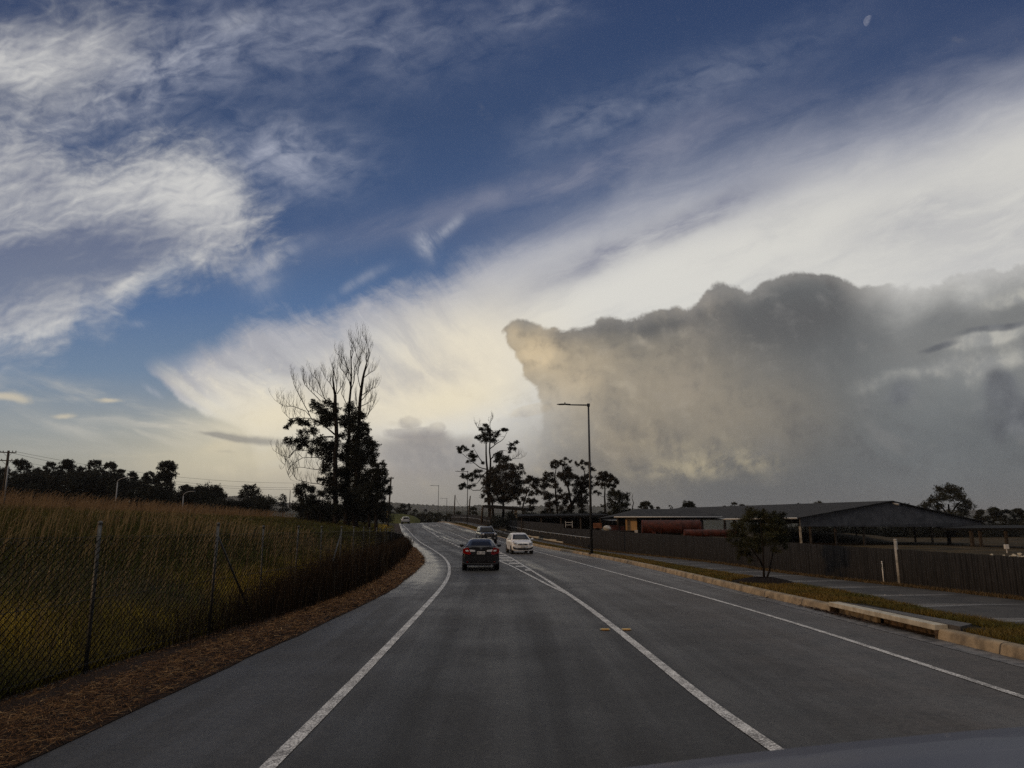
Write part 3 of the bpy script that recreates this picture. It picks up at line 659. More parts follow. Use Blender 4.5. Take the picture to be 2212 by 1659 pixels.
# ------------------------------------------------------------------ trees
def leaf_mesh(name, clumps, ls, aspect=.42, droop=.35, dens=26, tints=((.014, .017, .008), (.034, .034, .016)), origin=Vector((0, 0, 0)), flatten=.8, loose=1.0):
    P = []; C_ = []
    for c, r, dn in clumps:
        r = r * 1.22; n = max(14, int(dens * dn * 2.3 * (r / ls) ** 2)); ns = max(5, min(20, int(4 + 6 * r / (ls * 3))))
        d = rng.normal(size=(ns, 3)); d /= np.linalg.norm(d, axis=1)[:, None]
        sc_ = d * (rng.random((ns, 1)) ** .45) * r * .86 * np.array([1, 1, flatten])
        k = rng.integers(0, ns, n); q = rng.normal(size=(n, 3)); q /= np.linalg.norm(q, axis=1)[:, None]
        sp_ = rng.normal(size=(ns, 9, 3)); sp_[:, :, 2] += .25; sp_ /= np.linalg.norm(sp_, axis=2)[:, :, None]; sd_ = sp_[k, rng.integers(0, 9, n)]; off = (sd_ * (rng.random((n, 1)) ** .7) * .62 + q * (rng.random((n, 1)) ** .5) * .20) * r * loose * np.array([1, 1, .8])
        P.append(np.array(c) + sc_[k] + off); C_.append((rng.random(ns)[k] * .6 + rng.random(n) * .4))
    P = np.concatenate(P); t = np.concatenate(C_)[:, None]; n = len(P)
    d = rng.normal(size=(n, 3)); d[:, 2] -= droop * 2; d /= np.linalg.norm(d, axis=1)[:, None]
    s = np.cross(d, rng.normal(size=(n, 3))); s /= np.linalg.norm(s, axis=1)[:, None]
    L = ls * (.6 + .8 * rng.random((n, 1))); W = L * aspect
    V = np.stack([P - s * W * .5, P + d * L * .45 + s * W * .5 * .2, P + d * L, P - d * L * .0 + s * W * .6], axis=1) - np.array(origin)
    cols = np.array(tints[0]) * (1 - t) + np.array(tints[1]) * t
    return np_mesh(name, V.reshape(-1, 3), np.arange(n * 4).reshape(-1, 4), cols=np.repeat(cols, 4, axis=0))
def wiggle(a, b, n=5, amp=.08, bow=.12):
    a, b = Vector(a), Vector(b); L = (b - a).length; out = []
    for i in range(n + 1):
        t = i / n; p = a.lerp(b, t) + Vector((0, 0, -bow * L * math.sin(math.pi * t)))
        if 0 < i < n: p += Vector([random.uniform(-1, 1) for _ in range(3)]) * amp * L
        out.append(p)
    return out
def twigs(bm, p, d, L, r, depth, up=.55, n=5):
    d = d.normalized(); pts = [p]; q = Vector(p); dd = d.copy(); k = 4
    for i in range(k):
        dd = (dd + Vector((random.uniform(-.25, .25), random.uniform(-.25, .25), random.uniform(-.1, .25) + up * .25))).normalized()
        q = q + dd * L / k; pts.append(q.copy())
    tube(bm, pts, [r * (1 - .8 * i / k) for i in range(k + 1)], 4 if depth else 3, False)
    if depth > 0:
        for i in range(n):
            t = random.uniform(.2, .95); j = min(k - 1, int(t * k)); s_ = pts[j].lerp(pts[j + 1], t * k - j)
            side = Vector((random.uniform(-1, 1), random.uniform(-1, 1), random.uniform(.1, .9)))
            twigs(bm, s_, dd * .7 + side * .8, L * random.uniform(.35, .6), r * .5, depth - 1, up, max(2, n - 2))
def build_tree(name, label, D, base, mapf, trunks, clumps, limbs=(), dead=(), bark='bark', ls=.28, depthf=.5, group=None, tints=None, trad=.25, dens=26, cat='tree', aspect=.42, droop=.35, basez=None, twig=True, loose=1.0, dead_n=4, dead_l=1.8, flatten=.8):
    """trunks/limbs/dead: lists of points in the zoomed view, mapf turns them into photo pixels; clumps (x, y, r)"""
    bp = at(*base, D)
    if basez is not None: bp.z = basez
    root = thing(name, label, cat, bp, 0, group)
    xs = [c_[0] for c_ in clumps] or [0]; mid = (min(xs) + max(xs)) / 2; half = max(1, (max(xs) - min(xs)) / 2)
    sc1 = (Vector(mapf(1, 0)) - Vector(mapf(0, 0))).length * D / F
    bm = bmesh.new(); nodes = []
    def P3(q, dy=0.0): return at(*mapf(q[0], q[1]), D + dy) - bp
    def path(pts, r0, r1, dy0=0.0, dy1=0.0, n=7):
        w = []; k = len(pts)
        for i, q in enumerate(pts): w.append(P3(q, dy0 + (dy1 - dy0) * i / max(1, k - 1)))
        fine = []
        for a, b_ in zip(w, w[1:]):
            for j in range(3): fine.append(a.lerp(b_, j / 3) + Vector([random.uniform(-1, 1) * (b_ - a).length * .02 for _ in range(3)]))
        fine.append(w[-1]); m_ = len(fine)
        tube(bm, fine, [r0 + (r1 - r0) * i / (m_ - 1) for i in range(m_)], n)
        for i, p in enumerate(fine): nodes.append((p, r0 + (r1 - r0) * i / (m_ - 1)))
        return fine
    for i, tk in enumerate(trunks):
        pts, r0, r1 = tk if isinstance(tk, tuple) else (tk, trad, trad * .3)
        path(pts, r0, r1, random.uniform(-1, 1) * (1 if i else 0), random.uniform(-1, 1))
        if D > 60 and pts[0][1] > pts[-1][1] + 100: b0 = P3(pts[0]); tube(bm, [b0 + Vector((0, 0, -3.5)), b0 + Vector((0, 0, .1))], [r0 * 1.2, r0], 7)
    for lb_ in limbs: path(lb_, trad * .32, trad * .08, 0, random.uniform(-1, 1) * half * sc1 * .4, 5)
    for lb_ in dead:
        f_ = path(lb_, trad * .17, .02, 0, random.uniform(-1, 1) * half * sc1 * .35, 4)
        for j in range(2, len(f_) - 1):
            dr = (f_[j + 1] - f_[j - 1]).normalized()
            for _k in range(2): twigs(bm, f_[j], dr * .5 + Vector((random.uniform(-.7, .7), random.uniform(-.7, .7), .8)), dead_l * random.uniform(.45, 1.05), .024, 2 if dead_n > 2 else 1, .8, 4)
        twigs(bm, f_[-1], (f_[-1] - f_[-2]).normalized() + Vector((0, 0, .5)), dead_l * .8, .02, 2, .8, 4)
    W = []
    for (x, y, r) in clumps:
        t = (x - mid) / half; dmax = math.sqrt(max(0, 1 - t * t * .8)) * half * sc1 * depthf
        dy = random.uniform(-1, 1) * dmax; W.append((P3((x, y), dy), r * sc1))
    for c_, r in sorted(W, key=lambda w: min((w[0] - q[0]).length for q in nodes) if nodes else 0):
        if not nodes: break
        best = min(nodes, key=lambda q: (c_ - q[0]).length + max(0, q[0].z - c_.z + r * .5) * 1.5)
        if (c_ - best[0]).length > r * .5 and twig:
            pts = wiggle(best[0], c_ + Vector((0, 0, -r * .2)), 4, .06, .10); r0 = min(best[1] * .7, .03 + .02 * (c_ - best[0]).length)
            tube(bm, pts, [r0 * (1 - .7 * i / 4) for i in range(5)], 5, False)
            for i, p in enumerate(pts[1:]): nodes.append((p, r0 * (1 - .7 * (i + 1) / 4)))
        if twig:
            for _ in range(3):
                e = c_ + Vector([random.uniform(-1, 1) * r * .7 for _ in range(3)]); pp = wiggle(c_ + Vector((0, 0, -r * .2)), e, 2, .1, 0); tube(bm, pp, [.03, .02, .008], 3, False)
    obj('trunk', bm, M[bark], root)
    if W:
        kw = {'tints': tints} if tints else {}
        me = leaf_mesh('crown', [(c_, r, 1) for c_, r in W], ls, dens=dens, aspect=aspect, droop=droop, loose=loose, flatten=flatten, **kw)
        obj('crown', me, M['leaf'], root)
    return root
m1 = lambda x, y: (.25 * x, 921.6 + .25 * y)
m2 = lambda x, y: (553 + .25 * x, 691.2 + .25 * y)
m3 = lambda x, y: (806.4 + .1875 * x, 1002.2 + .1875 * y)
m4 = lambda x, y: (956.2 + .1875 * x, 864 + .1875 * y)
m5 = lambda x, y: (1175 + .25 * x, 967.7 + .25 * y)
m6 = lambda x, y: (1658.9 + .25 * x, 1013.8 + .25 * y)
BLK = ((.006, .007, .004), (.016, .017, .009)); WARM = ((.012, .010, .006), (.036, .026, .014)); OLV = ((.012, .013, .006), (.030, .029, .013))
DC = 95
build_tree('gum_tree', 'bare-topped gum with leafy left side, leftmost trunk of the big roadside clump', DC, m2(690, 1660), m2,
    [([(690, 1670), (692, 1300), (690, 900), (685, 650)], .36, .2), ([(685, 650), (665, 520), (668, 400)], .18, .04)],
    [(600,800,75),(540,760,50),(500,720,36),(640,740,50),(640,860,70),(560,880,56),(700,780,34),(300,880,34),(370,880,44),(440,890,40),(270,930,26),(290,1050,44),(340,1040,36),(410,990,50),(440,1060,54),(380,1100,34),(500,960,44),(540,1050,64),(620,1120,74),(560,1150,46),(480,1130,34),(650,1200,66),(600,1280,56),(640,1380,66),(560,1380,36),(700,1450,76),(620,1500,66),(700,1300,60),(690,1080,60)],
    limbs=[[(690,1000),(600,920),(480,850),(430,790)], [(670,1010),(580,1010),(470,1050),(370,1110)]],
    dead=[[(680,740),(600,690),(500,600),(450,540)], [(430,790),(330,750),(230,740),(160,690)], [(480,850),(380,850),(290,850),(230,790)], [(470,830),(400,700),(340,590),(310,490)], [(560,700),(480,620),(420,560),(405,510)], [(685,650),(650,560),(600,500),(585,470)], [(690,640),(700,560),(680,480),(665,410)], [(700,640),(750,560),(785,450)], [(600,700),(560,600),(530,520),(480,470)],
          [(690,1100),(560,1130),(440,1130),(330,1130),(260,1210),(240,1270)], [(330,1130),(290,1190),(220,1170),(150,1125)], [(690,1200),(520,1190),(400,1190),(300,1260),(270,1320),(300,1380)], [(680,1300),(500,1290),(380,1270),(300,1290)], [(640,1430),(480,1410),(350,1380),(300,1300)]],
    ls=.24, tints=BLK, trad=.4, group='trees of the big roadside clump', dens=30, basez=2.4, depthf=.45, dead_n=4, dead_l=2.1)
build_tree('gum_tree', 'tallest gum with a forked leafless top, middle trunk of the big roadside clump', DC + 1.5, m2(785, 1660), m2,
    [([(785, 1670), (790, 1300), (800, 1000), (820, 600), (818, 260)], .38, .06)],
    [(820,760,56),(800,850,56),(750,1000,40),(800,1100,60),(820,1300,86),(780,1420,70),(760,900,46),(740,860,36),(820,1200,70),(760,1180,60),(760,1320,60),(740,1500,60)],
    dead=[[(820,600),(790,420),(740,370)], [(822,500),(760,330),(695,292)], [(820,350),(840,280),(815,230)], [(818,620),(850,520),(850,420),(880,350),(850,240),(815,175)], [(820,560),(780,480),(730,420),(735,330)], [(800,760),(740,640),(760,560)]],
    ls=.24, tints=BLK, trad=.42, group='trees of the big roadside clump', dens=30, basez=2.4, dead_n=4, dead_l=2.0)
build_tree('gum_tree', 'gum with dense dark right side, rightmost tall trunk of the big roadside clump', DC + .5, m2(860, 1660), m2,
    [([(860, 1670), (865, 1200), (885, 900), (915, 550), (950, 400)], .40, .12)],
    [(840,880,76),(900,830,56),(930,920,52),(960,970,34),(880,960,76),(900,1050,86),(980,1050,54),(1030,1080,34),(1000,1130,52),(940,1150,76),(1020,1190,34),(860,1150,76),(880,1250,86),(960,1230,46),(1000,1240,34),(900,1380,86),(980,1330,46),(860,1480,86),(820,1560,90),(920,1600,76)],
    dead=[[(930,480),(960,400),(950,300),(900,240),(865,155)], [(945,400),(985,300),(960,200),(920,128)], [(930,500),(980,460),(1030,432)], [(915,650),(960,620),(1010,590),(1040,580)], [(905,700),(950,650),(990,610)], [(900,750),(960,720),(1015,690)], [(890,850),(960,830),(1000,760),(1020,700)], [(905,600),(880,480),(890,380),(905,300)], [(900,800),(870,740),(860,640)]],
    ls=.24, tints=BLK, trad=.42, group='trees of the big roadside clump', dens=32, basez=2.2, dead_n=4, dead_l=2.0)
build_tree('evergreen_tree', 'shorter dense lumpy-crowned tree at the right foot of the big roadside clump', DC - 2, m2(1040, 1670), m2,
    [([(1040, 1690), (1040, 1500), (1050, 1330)], .22, .08), ([(980, 1690), (975, 1500)], .18, .1)],
    [(1050,1280,46),(1090,1240,32),(1100,1310,46),(1040,1370,66),(1110,1390,36),(1060,1440,56),(1125,1480,42),(1150,1445,26),(1000,1450,76),(1080,1530,56),(960,1520,86),(1010,1590,60),(1100,1590,36),(1040,1320,50),(960,1620,60),(1060,1620,50)],
    ls=.22, tints=BLK, group='trees of the big roadside clump', dens=34, basez=1.8)
build_tree('evergreen_tree', 'low spreading bushy tree at the left foot of the big roadside clump', DC - 3, m2(450, 1690), m2,
    [([(450, 1700), (440, 1560), (420, 1480)], .16, .06), ([(560, 1700), (540, 1560)], .14, .08)],
    [(370,1460,46),(420,1440,44),(470,1470,46),(350,1500,32),(400,1520,46),(480,1540,46),(520,1580,46),(430,1600,56),(350,1620,46),(590,1600,56),(660,1620,60),(560,1500,40),(500,1640,50),(620,1660,50)],
    ls=.22, tints=BLK, group='trees of the big roadside clump', dens=30, basez=2.6)
# the tall open gum right of the road and its neighbours
build_tree('gum_tree', 'tall airy gum with separate leaf tufts, left end of trees right of road', 140, m4(545, 1400), m4,
    [([(545, 1410), (530, 1100), (510, 800), (500, 520), (490, 350)], .34, .07), ([(535, 1000), (548, 790), (545, 500), (550, 330)], .26, .06)],
    [(500,300,36),(440,340,30),(530,350,44),(480,390,44),(560,400,36),(620,390,42),(500,450,52),(590,460,42),(420,440,34),(380,430,22),(700,340,32),(735,345,28),(650,360,18),(195,560,32),(240,550,32),(200,600,26),(270,570,26),(330,640,44),(370,650,36),(350,690,32),(340,590,18),(290,710,22),(455,730,22),(350,530,18),(790,510,32),(845,490,28),(780,560,32),(830,560,28),(770,600,18),(720,680,54),(650,640,54),(640,700,46),(780,690,18),(235,800,22),(240,870,34),(290,880,36),(330,860,28),(380,820,32),(430,820,28),(400,880,36),(450,880,24),(340,920,26),(250,980,40),(220,1010,26),(300,1000,32),(360,980,22),(205,985,18)],
    limbs=[[(510,800),(430,780),(380,740),(330,700),(250,640),(200,600)], [(480,740),(420,670),(360,560)], [(548,700),(600,620),(680,580),(760,590)], [(547,560),(600,520),(700,450),(745,370)], [(505,830),(440,900),(400,960),(330,960)], [(500,960),(430,1040),(350,1040),(270,990)]],
    dead=[[(640,720),(800,680),(900,670),(945,650)], [(800,680),(870,640),(905,615)], [(550,340),(545,260),(580,210),(568,195)], [(500,320),(400,310),(368,265)], [(400,320),(425,270)]],
    ls=.30, tints=BLK, trad=.36, dens=34, basez=2.0, group='gum trees right of the road', flatten=.65, dead_n=1, dead_l=1.2)
build_tree('evergreen_tree', 'broad dense dark-crowned tree right of the road behind the far grey fence', 132, m4(640, 1420), m4,
    [([(590, 1430), (580, 1300), (570, 1100)], .34, .12), ([(690, 1430), (700, 1200), (690, 1000)], .30, .1)],
    [(620,800,64),(700,780,64),(560,830,44),(760,760,54),(820,790,54),(900,770,34),(920,840,30),(560,900,74),(650,900,84),(760,870,84),(860,880,64),(520,960,64),(620,1000,84),(740,1000,94),(860,980,80),(930,940,34),(500,1050,54),(600,1080,74),(700,1100,74),(820,1080,84),(900,1060,54),(470,1100,30),(560,1150,54),(660,1160,44),(760,1150,50),(500,1150,26),(850,1130,36)],
    ls=.28, tints=WARM, trad=.36, dens=30, basez=1.6, group='gum trees right of the road')
build_tree('gum_tree', 'slim open-crowned gum between the broad dark tree and the leaning gum', 124, m4(930, 1440), m4,
    [([(930, 1450), (920, 1250), (960, 1100), (1010, 960)], .2, .06)],
    [(1000,890,36),(1050,920,36),(980,940,36),(1060,1000,44),(960,1040,36),(1020,1080,34),(930,1140,34),(990,1160,34),(1050,1160,40),(880,1180,26),(1100,940,40),(1110,1060,40),(1020,1240,34)],
    ls=.28, tints=WARM, trad=.22, dens=42, basez=1.2, group='gum trees right of the road')
build_tree('gum_tree', 'wide many-stemmed gum with a thick leaning trunk, just left of the tall street lamp', 118, m4(1400, 1440), m4,
    [([(1390, 1450), (1460, 1240), (1540, 1130), (1600, 1050), (1700, 960)], .42, .12), ([(1330, 1440), (1310, 1150), (1290, 900), (1305, 790)], .2, .06), ([(1270, 1440), (1240, 1250), (1210, 1080)], .18, .06), ([(1480, 1180), (1440, 1000), (1390, 850), (1380, 740)], .2, .05), ([(1600, 1050), (1640, 850), (1610, 760)], .14, .04)],
    [(1200,860,38),(1250,850,34),(1180,910,42),(1260,930,48),(1200,980,50),(1290,980,42),(1150,1000,34),(1270,720,32),(1250,760,22),(1320,720,36),(1300,770,30),(1370,720,32),(1420,680,22),(1470,700,22),(1400,740,26),(1440,820,62),(1400,880,62),(1360,860,44),(1480,880,54),(1530,900,44),(1450,950,44),(1540,980,50),(1340,1040,34),(1360,1110,44),(1450,1110,50),(1250,1100,50),(1180,1100,50),(1300,1180,50),(1210,1200,50),(1420,1180,50),(1550,1060,50),(1600,1000,50),(1560,1150,54),(1530,720,20),(1560,750,20),(1600,710,26),(1640,730,26),(1690,740,28),(1710,790,30),(1620,780,22),(1750,800,18),(1680,880,44),(1640,950,50),(1700,980,44),(1620,900,34),(1660,1060,44),(1620,1120,44),(1640,1180,34),(1580,1220,44),(1480,1250,40),(1350,1250,36),(1250,1280,36),(1180,1290,40),(1600,1280,40)],
    ls=.26, tints=WARM, trad=.34, dens=44, basez=.6, group='gum trees right of the road', droop=.7, aspect=.32)
build_tree('gum_tree', 'round-topped gum on a thin straight trunk just right of the tall street lamp', 112, m4(1880, 1500), m4,
    [([(1885, 1500), (1868, 1200), (1865, 1080), (1872, 930)], .2, .07)],
    [(1830,860,36),(1880,850,36),(1930,870,36),(1800,900,36),(1860,900,44),(1930,920,44),(1980,910,30),(2010,950,26),(1780,960,34),(1850,980,40),(1920,980,34),(1980,990,32),(1760,1050,24),(1800,1080,22),(1950,1040,30)],
    ls=.26, tints=WARM, trad=.22, dens=38, basez=.4, group='gum trees right of the road')
build_tree('evergreen_tree', 'dense low tree at the right end of the gums, beside the cream walled shed', 108, m4(1980, 1480), m4,
    [([(1980, 1480), (1975, 1250), (2000, 1150)], .2, .08)],
    [(1940,1080,44),(2000,1080,54),(2060,1110,54),(2110,1090,34),(2120,1140,34),(1960,1150,54),(2040,1180,54),(2110,1200,44),(1940,1220,46),(2000,1250,54),(2080,1260,46),(1840,1220,22),(2140,1270,28),(1960,1320,50),(2050,1330,50)],
    ls=.25, tints=OLV, dens=28, basez=.3, group='gum trees right of the road')
build_tree('dead_tree', 'bare crooked dead stem standing alone left of the low grey roofs', 105, m4(2185, 1330), m4,
    [([(2190, 1330), (2185, 1240), (2200, 1185), (2180, 1130), (2195, 1075)], .10, .02)], [], basez=1.0)
# big lone tree on the right skyline
build_tree('evergreen_tree', 'large rounded tree standing on the skyline behind the right end of the grey shed', 150, m6(1560, 520), m6,
    [([(1560, 520), (1570, 400), (1560, 300)], .4, .15), ([(1568, 400), (1640, 300), (1680, 270)], .2, .08), ([(1568, 410), (1480, 300), (1440, 270)], .2, .08)],
    [(1500,190,46),(1560,180,52),(1620,200,52),(1660,240,52),(1480,240,44),(1560,250,44),(1700,290,44),(1740,330,36),(1420,260,34),(1400,310,44),(1340,310,30),(1470,320,40),(1640,330,38),(1700,370,46),(1350,350,36),(1500,400,56),(1600,400,56),(1270,340,22),(1190,315,26),(1230,330,22),(1430,380,46)],
    ls=.36, tints=OLV, dens=24, basez=0, depthf=.8)
# generated crowns for the tree belts
def auto_tree(name, label, cx, top, hw, bot, mapf, D, basez, ls=.34, tints=BLK, group=None, dens=22, tall=False):
    cl = []; H = bot - top
    n = int(10 + H * hw / 900)
    for i in range(n):
        a = random.uniform(-1, 1); h = random.random()
        w = hw * math.sqrt(max(.05, 1 - (a * .0) - (max(0, .45 - h) / .45) ** 2 * .85)) if not tall else hw * (.9 if h < .7 else .5)
        r = hw * random.uniform(.20, .34)
        cl.append((cx + a * (w - r * .5), top + r * .9 + h * (H - r) * (.95 if not tall else .6), r))
    cl += [(cx, top + hw * .25, hw * .25), (cx - hw * .3, top + hw * .35, hw * .25), (cx + hw * .35, top + hw * .4, hw * .25)]
    return build_tree(name, label, D, mapf(cx, bot + 30), mapf, [([(cx + random.uniform(-8, 8), bot + 60), (cx, bot - H * .2), (cx + random.uniform(-12, 12), top + H * .45)], .28, .08)] + ([([(cx + 18, bot + 60), (cx + 20, bot - H * .3), (cx + 34, top + H * .4)], .2, .06)] if tall else []), cl, ls=ls, tints=tints, group=group, dens=dens, basez=basez, twig=True, depthf=.7)
LR = [(-330, 350, 90, 'tree of the left belt just outside the picture'), (-190, 320, 95, 'second tree of the left belt outside the picture'), (-40, 330, 60, 'thin tree at the left edge of the picture behind the timber pole'), (45, 345, 70, 'low dark tree behind the timber power pole on the left'), (180, 275, 105, 'domed tree with a gappy crown, first right of the timber power pole'), (330, 350, 80, 'low tree between two taller domes in the left belt'), (440, 300, 75, 'small-topped tree left of the twin-domed tree in the left belt'),
      (580, 275, 100, 'rounded tree making the third dome of the left belt'), (700, 340, 70, 'low tree in the dip right of the third dome of the left belt'), (820, 280, 95, 'broad tree making the highest middle dome of the left belt'), (950, 300, 85, 'tree on the right shoulder of the highest middle dome in the left belt'), (1050, 360, 60, 'sloping tree where the left belt steps down above the first curved lamp'),
      (1140, 385, 75, 'low tree behind the arm of the first curved lamp'), (1290, 385, 75, 'twiggy tree just left of the tall thin-stemmed tree'), (1390, 400, 70, 'dark tree against the foot of the tall thin-stemmed tree'),
      (1600, 500, 85, 'low flat tree right of the tall thin-stemmed tree'), (1730, 505, 90, 'flat-topped low tree behind the second curved lamp'), (1860, 520, 85, 'last flat-topped tree at the right end of the left belt')]
for cx, top, hw, lab in LR:
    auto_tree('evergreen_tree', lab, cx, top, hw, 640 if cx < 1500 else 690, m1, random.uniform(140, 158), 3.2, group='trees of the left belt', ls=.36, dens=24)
auto_tree('gum_tree', 'tall thin-stemmed tree with sky showing through, rising above the left belt', 1450, 292, 95, 640, m1, 136, 3.2, group='trees of the left belt', tall=True, ls=.32, dens=16)
build_tree('evergreen_tree', 'separate round tree between the left belt and the big roadside clump', 170, m1(2140, 720), m1, [([(2140, 740), (2140, 640), (2150, 560)], .3, .1)],
    [(2130,530,34),(2180,525,34),(2210,560,34),(2090,570,26),(2140,580,46),(2200,600,44),(2240,620,44),(2080,600,20),(2130,640,50),(2200,660,50),(2270,660,40),(2060,680,40),(2150,700,50),(2260,690,30)], ls=.36, tints=BLK, basez=2.5)
build_tree('evergreen_tree', 'small wispy tree in front of the hazy hills, left of the big roadside clump', 175, m2(230, 1680), m2, [([(230, 1690), (235, 1600), (230, 1540)], .15, .05)],
    [(225,1515,16),(240,1530,20),(215,1550,18),(250,1560,18),(230,1590,26),(260,1600,20),(205,1600,16),(240,1640,30),(280,1640,20),(200,1650,20)], ls=.3, tints=BLK, basez=2.5, dens=18)
for i, (cx, w) in enumerate(((1300, 60), (1500, 70), (1640, 70), (1780, 60), (1960, 80), (2060, 60))):
    auto_tree('shrub', ['round shrub in shade below the left belt trees', 'low shrub below the tall thin-stemmed tree', 'shrub right of the tall thin-stemmed tree', 'shrub at the foot of the second curved lamp', 'low shrub at the right end of the left belt', 'low shrub between the left belt and the separate round tree'][i], cx, 600 + (i > 3) * 40, w, 690, m1, 132, 3.0, group='shrubs below the left belt', ls=.3)
def thicket(name, label, mapf, x0, x1, top, bot, D, ls, tints, step=45, r=60, dens=16):
    cl = []
    x = x0
    while x < x1:
        y = top(x)
        while y < bot:
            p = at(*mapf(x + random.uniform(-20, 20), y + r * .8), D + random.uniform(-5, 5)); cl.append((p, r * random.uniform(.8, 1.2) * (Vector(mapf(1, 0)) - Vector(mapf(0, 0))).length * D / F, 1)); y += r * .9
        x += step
    return stuff(obj(name, leaf_mesh(name, cl, ls, dens=dens, tints=tints), M['leaf']), label, 'undergrowth')
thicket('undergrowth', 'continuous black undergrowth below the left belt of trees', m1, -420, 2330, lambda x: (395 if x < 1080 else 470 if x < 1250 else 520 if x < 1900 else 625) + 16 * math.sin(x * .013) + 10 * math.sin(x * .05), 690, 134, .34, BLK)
# trees beyond the crest of the road
CR = [(215, 480, 50), (340, 462, 75), (405, 455, 40), (290, 520, 70), (480, 520, 55), (560, 565, 60), (600, 520, 34), (650, 545, 50), (705, 565, 50), (760, 560, 50), (830, 585, 50), (450, 600, 50), (530, 610, 60), (640, 600, 60), (740, 610, 60), (880, 565, 50)]
CL = ['leftmost tree beyond the crest, beside the timber pole', 'highest rounded tree beyond the crest above the far white car', 'second high tree top beyond the crest', 'tree below the highest rounded one beyond the crest', 'dipping tree right of the high ones beyond the crest', 'low tree in the middle of the belt beyond the crest', 'small pointed tree top beyond the crest',
      'tree left of the second lamp beyond the crest', 'tree just left of the nearest lamp beyond the crest', 'low tree between the lamps beyond the crest', 'tree by the second lamp beyond the crest', 'front shrub right of the far white car', 'front shrub in the middle beyond the crest', 'front shrub left of the lamp foot beyond the crest', 'front shrub at the lamp foot beyond the crest', 'shrub where the far fence begins']
for i, (cx, top, hw) in enumerate(CR):
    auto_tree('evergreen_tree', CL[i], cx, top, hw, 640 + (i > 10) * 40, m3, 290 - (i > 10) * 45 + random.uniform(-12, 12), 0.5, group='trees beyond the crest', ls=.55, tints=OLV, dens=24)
auto_tree('evergreen_tree', 'round tree between two timber poles behind the far grey fence', 1150, 488, 60, 620, m3, 200, 2.5, ls=.4, tints=OLV)
auto_tree('shrub', 'low shrub rising over the far grey fence', 985, 545, 45, 600, m3, 210, 2.5, ls=.4, tints=OLV)
# tree tops seen over the roofs and the belt behind the open shed
RT = [(m5, 880, 455, 72, 'open-crowned tree top over the left low roof'), (m5, 985, 505, 36, 'tiny tree top right of the open-crowned one over the left low roof'), (m5, 1092, 492, 26, 'smallest round tree top over the left low roof'), (m5, 1245, 452, 84, 'domed tree top over the ridge of the left low roof'), (m5, 1560, 498, 40, 'flat tree top where the two roofs meet'), (m5, 1645, 465, 50, 'forked tree top over the long grey roof'), (m5, 1710, 482, 36, 'low tree top right of the forked one over the long grey roof'),
      (m6, 270, 292, 46, 'thin tree top over the middle of the long ridge'), (m6, 440, 276, 84, 'wide tree top over the right part of the long ridge'), (m6, 1830, 345, 60, 'first tree of the belt right of the large rounded tree'), (m6, 1950, 318, 75, 'highest tree of the belt right of the large rounded tree'), (m6, 2060, 340, 70, 'third tree of the belt at the right edge'), (m6, 2160, 332, 75, 'tree of the belt cut by the right edge of the picture'), (m6, 2300, 330, 90, 'tree just outside the right edge of the belt')]
for mp, cx, top, hw, lab in RT:
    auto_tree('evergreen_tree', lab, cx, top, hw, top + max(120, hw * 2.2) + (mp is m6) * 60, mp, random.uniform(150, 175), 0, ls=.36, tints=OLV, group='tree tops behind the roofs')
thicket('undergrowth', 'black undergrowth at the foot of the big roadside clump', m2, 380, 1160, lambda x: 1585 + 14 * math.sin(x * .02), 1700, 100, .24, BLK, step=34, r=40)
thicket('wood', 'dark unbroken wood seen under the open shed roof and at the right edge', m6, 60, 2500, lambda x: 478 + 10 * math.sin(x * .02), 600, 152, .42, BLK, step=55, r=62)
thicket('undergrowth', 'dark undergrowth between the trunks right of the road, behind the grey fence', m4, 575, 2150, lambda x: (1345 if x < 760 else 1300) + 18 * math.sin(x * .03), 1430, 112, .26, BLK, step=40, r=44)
# small planted tree on the verge, in its mulch mound
bt = G(1651, 1258, HV); bt_px = (1651, 1258)
build_tree('young_tree', 'small multi-stemmed young tree on the verge in a mound of dark mulch', bt.y, bt_px, m5,
    [([(1905, 1175), (1900, 1050), (1860, 960), (1800, 880), (1740, 780)], .045, .010), ([(1905, 1175), (1950, 1060), (1965, 960), (1990, 860), (2020, 740)], .04, .010), ([(1902, 1060), (1895, 900), (1880, 760), (1870, 640)], .028, .008), ([(1860, 960), (1770, 930), (1690, 860)], .02, .006)],
    [(1800,570,56),(1880,590,52),(1750,620,56),(1960,600,56),(2040,640,46),(1700,680,56),(1640,740,46),(1600,790,26),(1720,760,56),(1810,680,74),(1900,700,74),(1990,710,66),(2060,720,46),(1680,830,46),(1760,830,52),(1850,800,70),(1950,800,66),(2040,800,50),(2090,780,34),(1700,900,34),(1760,920,42),(1840,890,40),(1680,950,20),(1780,970,20),(2000,880,30),(2080,860,24),(1900,535,16),(1790,522,12),(1985,560,18)],
    ls=.085, tints=((.012, .013, .005), (.050, .048, .014)), trad=.045, dens=48, basez=bt.z - .01, aspect=.22, droop=.1, loose=1.1, cat='young tree')
build_tree('shrub', 'black shrub behind the fence, overlapping the right of the small verge tree', 40, m5(2040, 830), m5, [([(2040, 900), (2045, 700)], .06, .03)], [(2000,600,44),(2050,580,36),(2080,640,40),(2020,680,50),(2070,720,44),(2000,760,44),(2060,800,44),(2110,700,20),(1980,690,40)], ls=.12, tints=BLK, dens=26, basez=.2)
bm = bmesh.new(); n_ = 28
rings = []
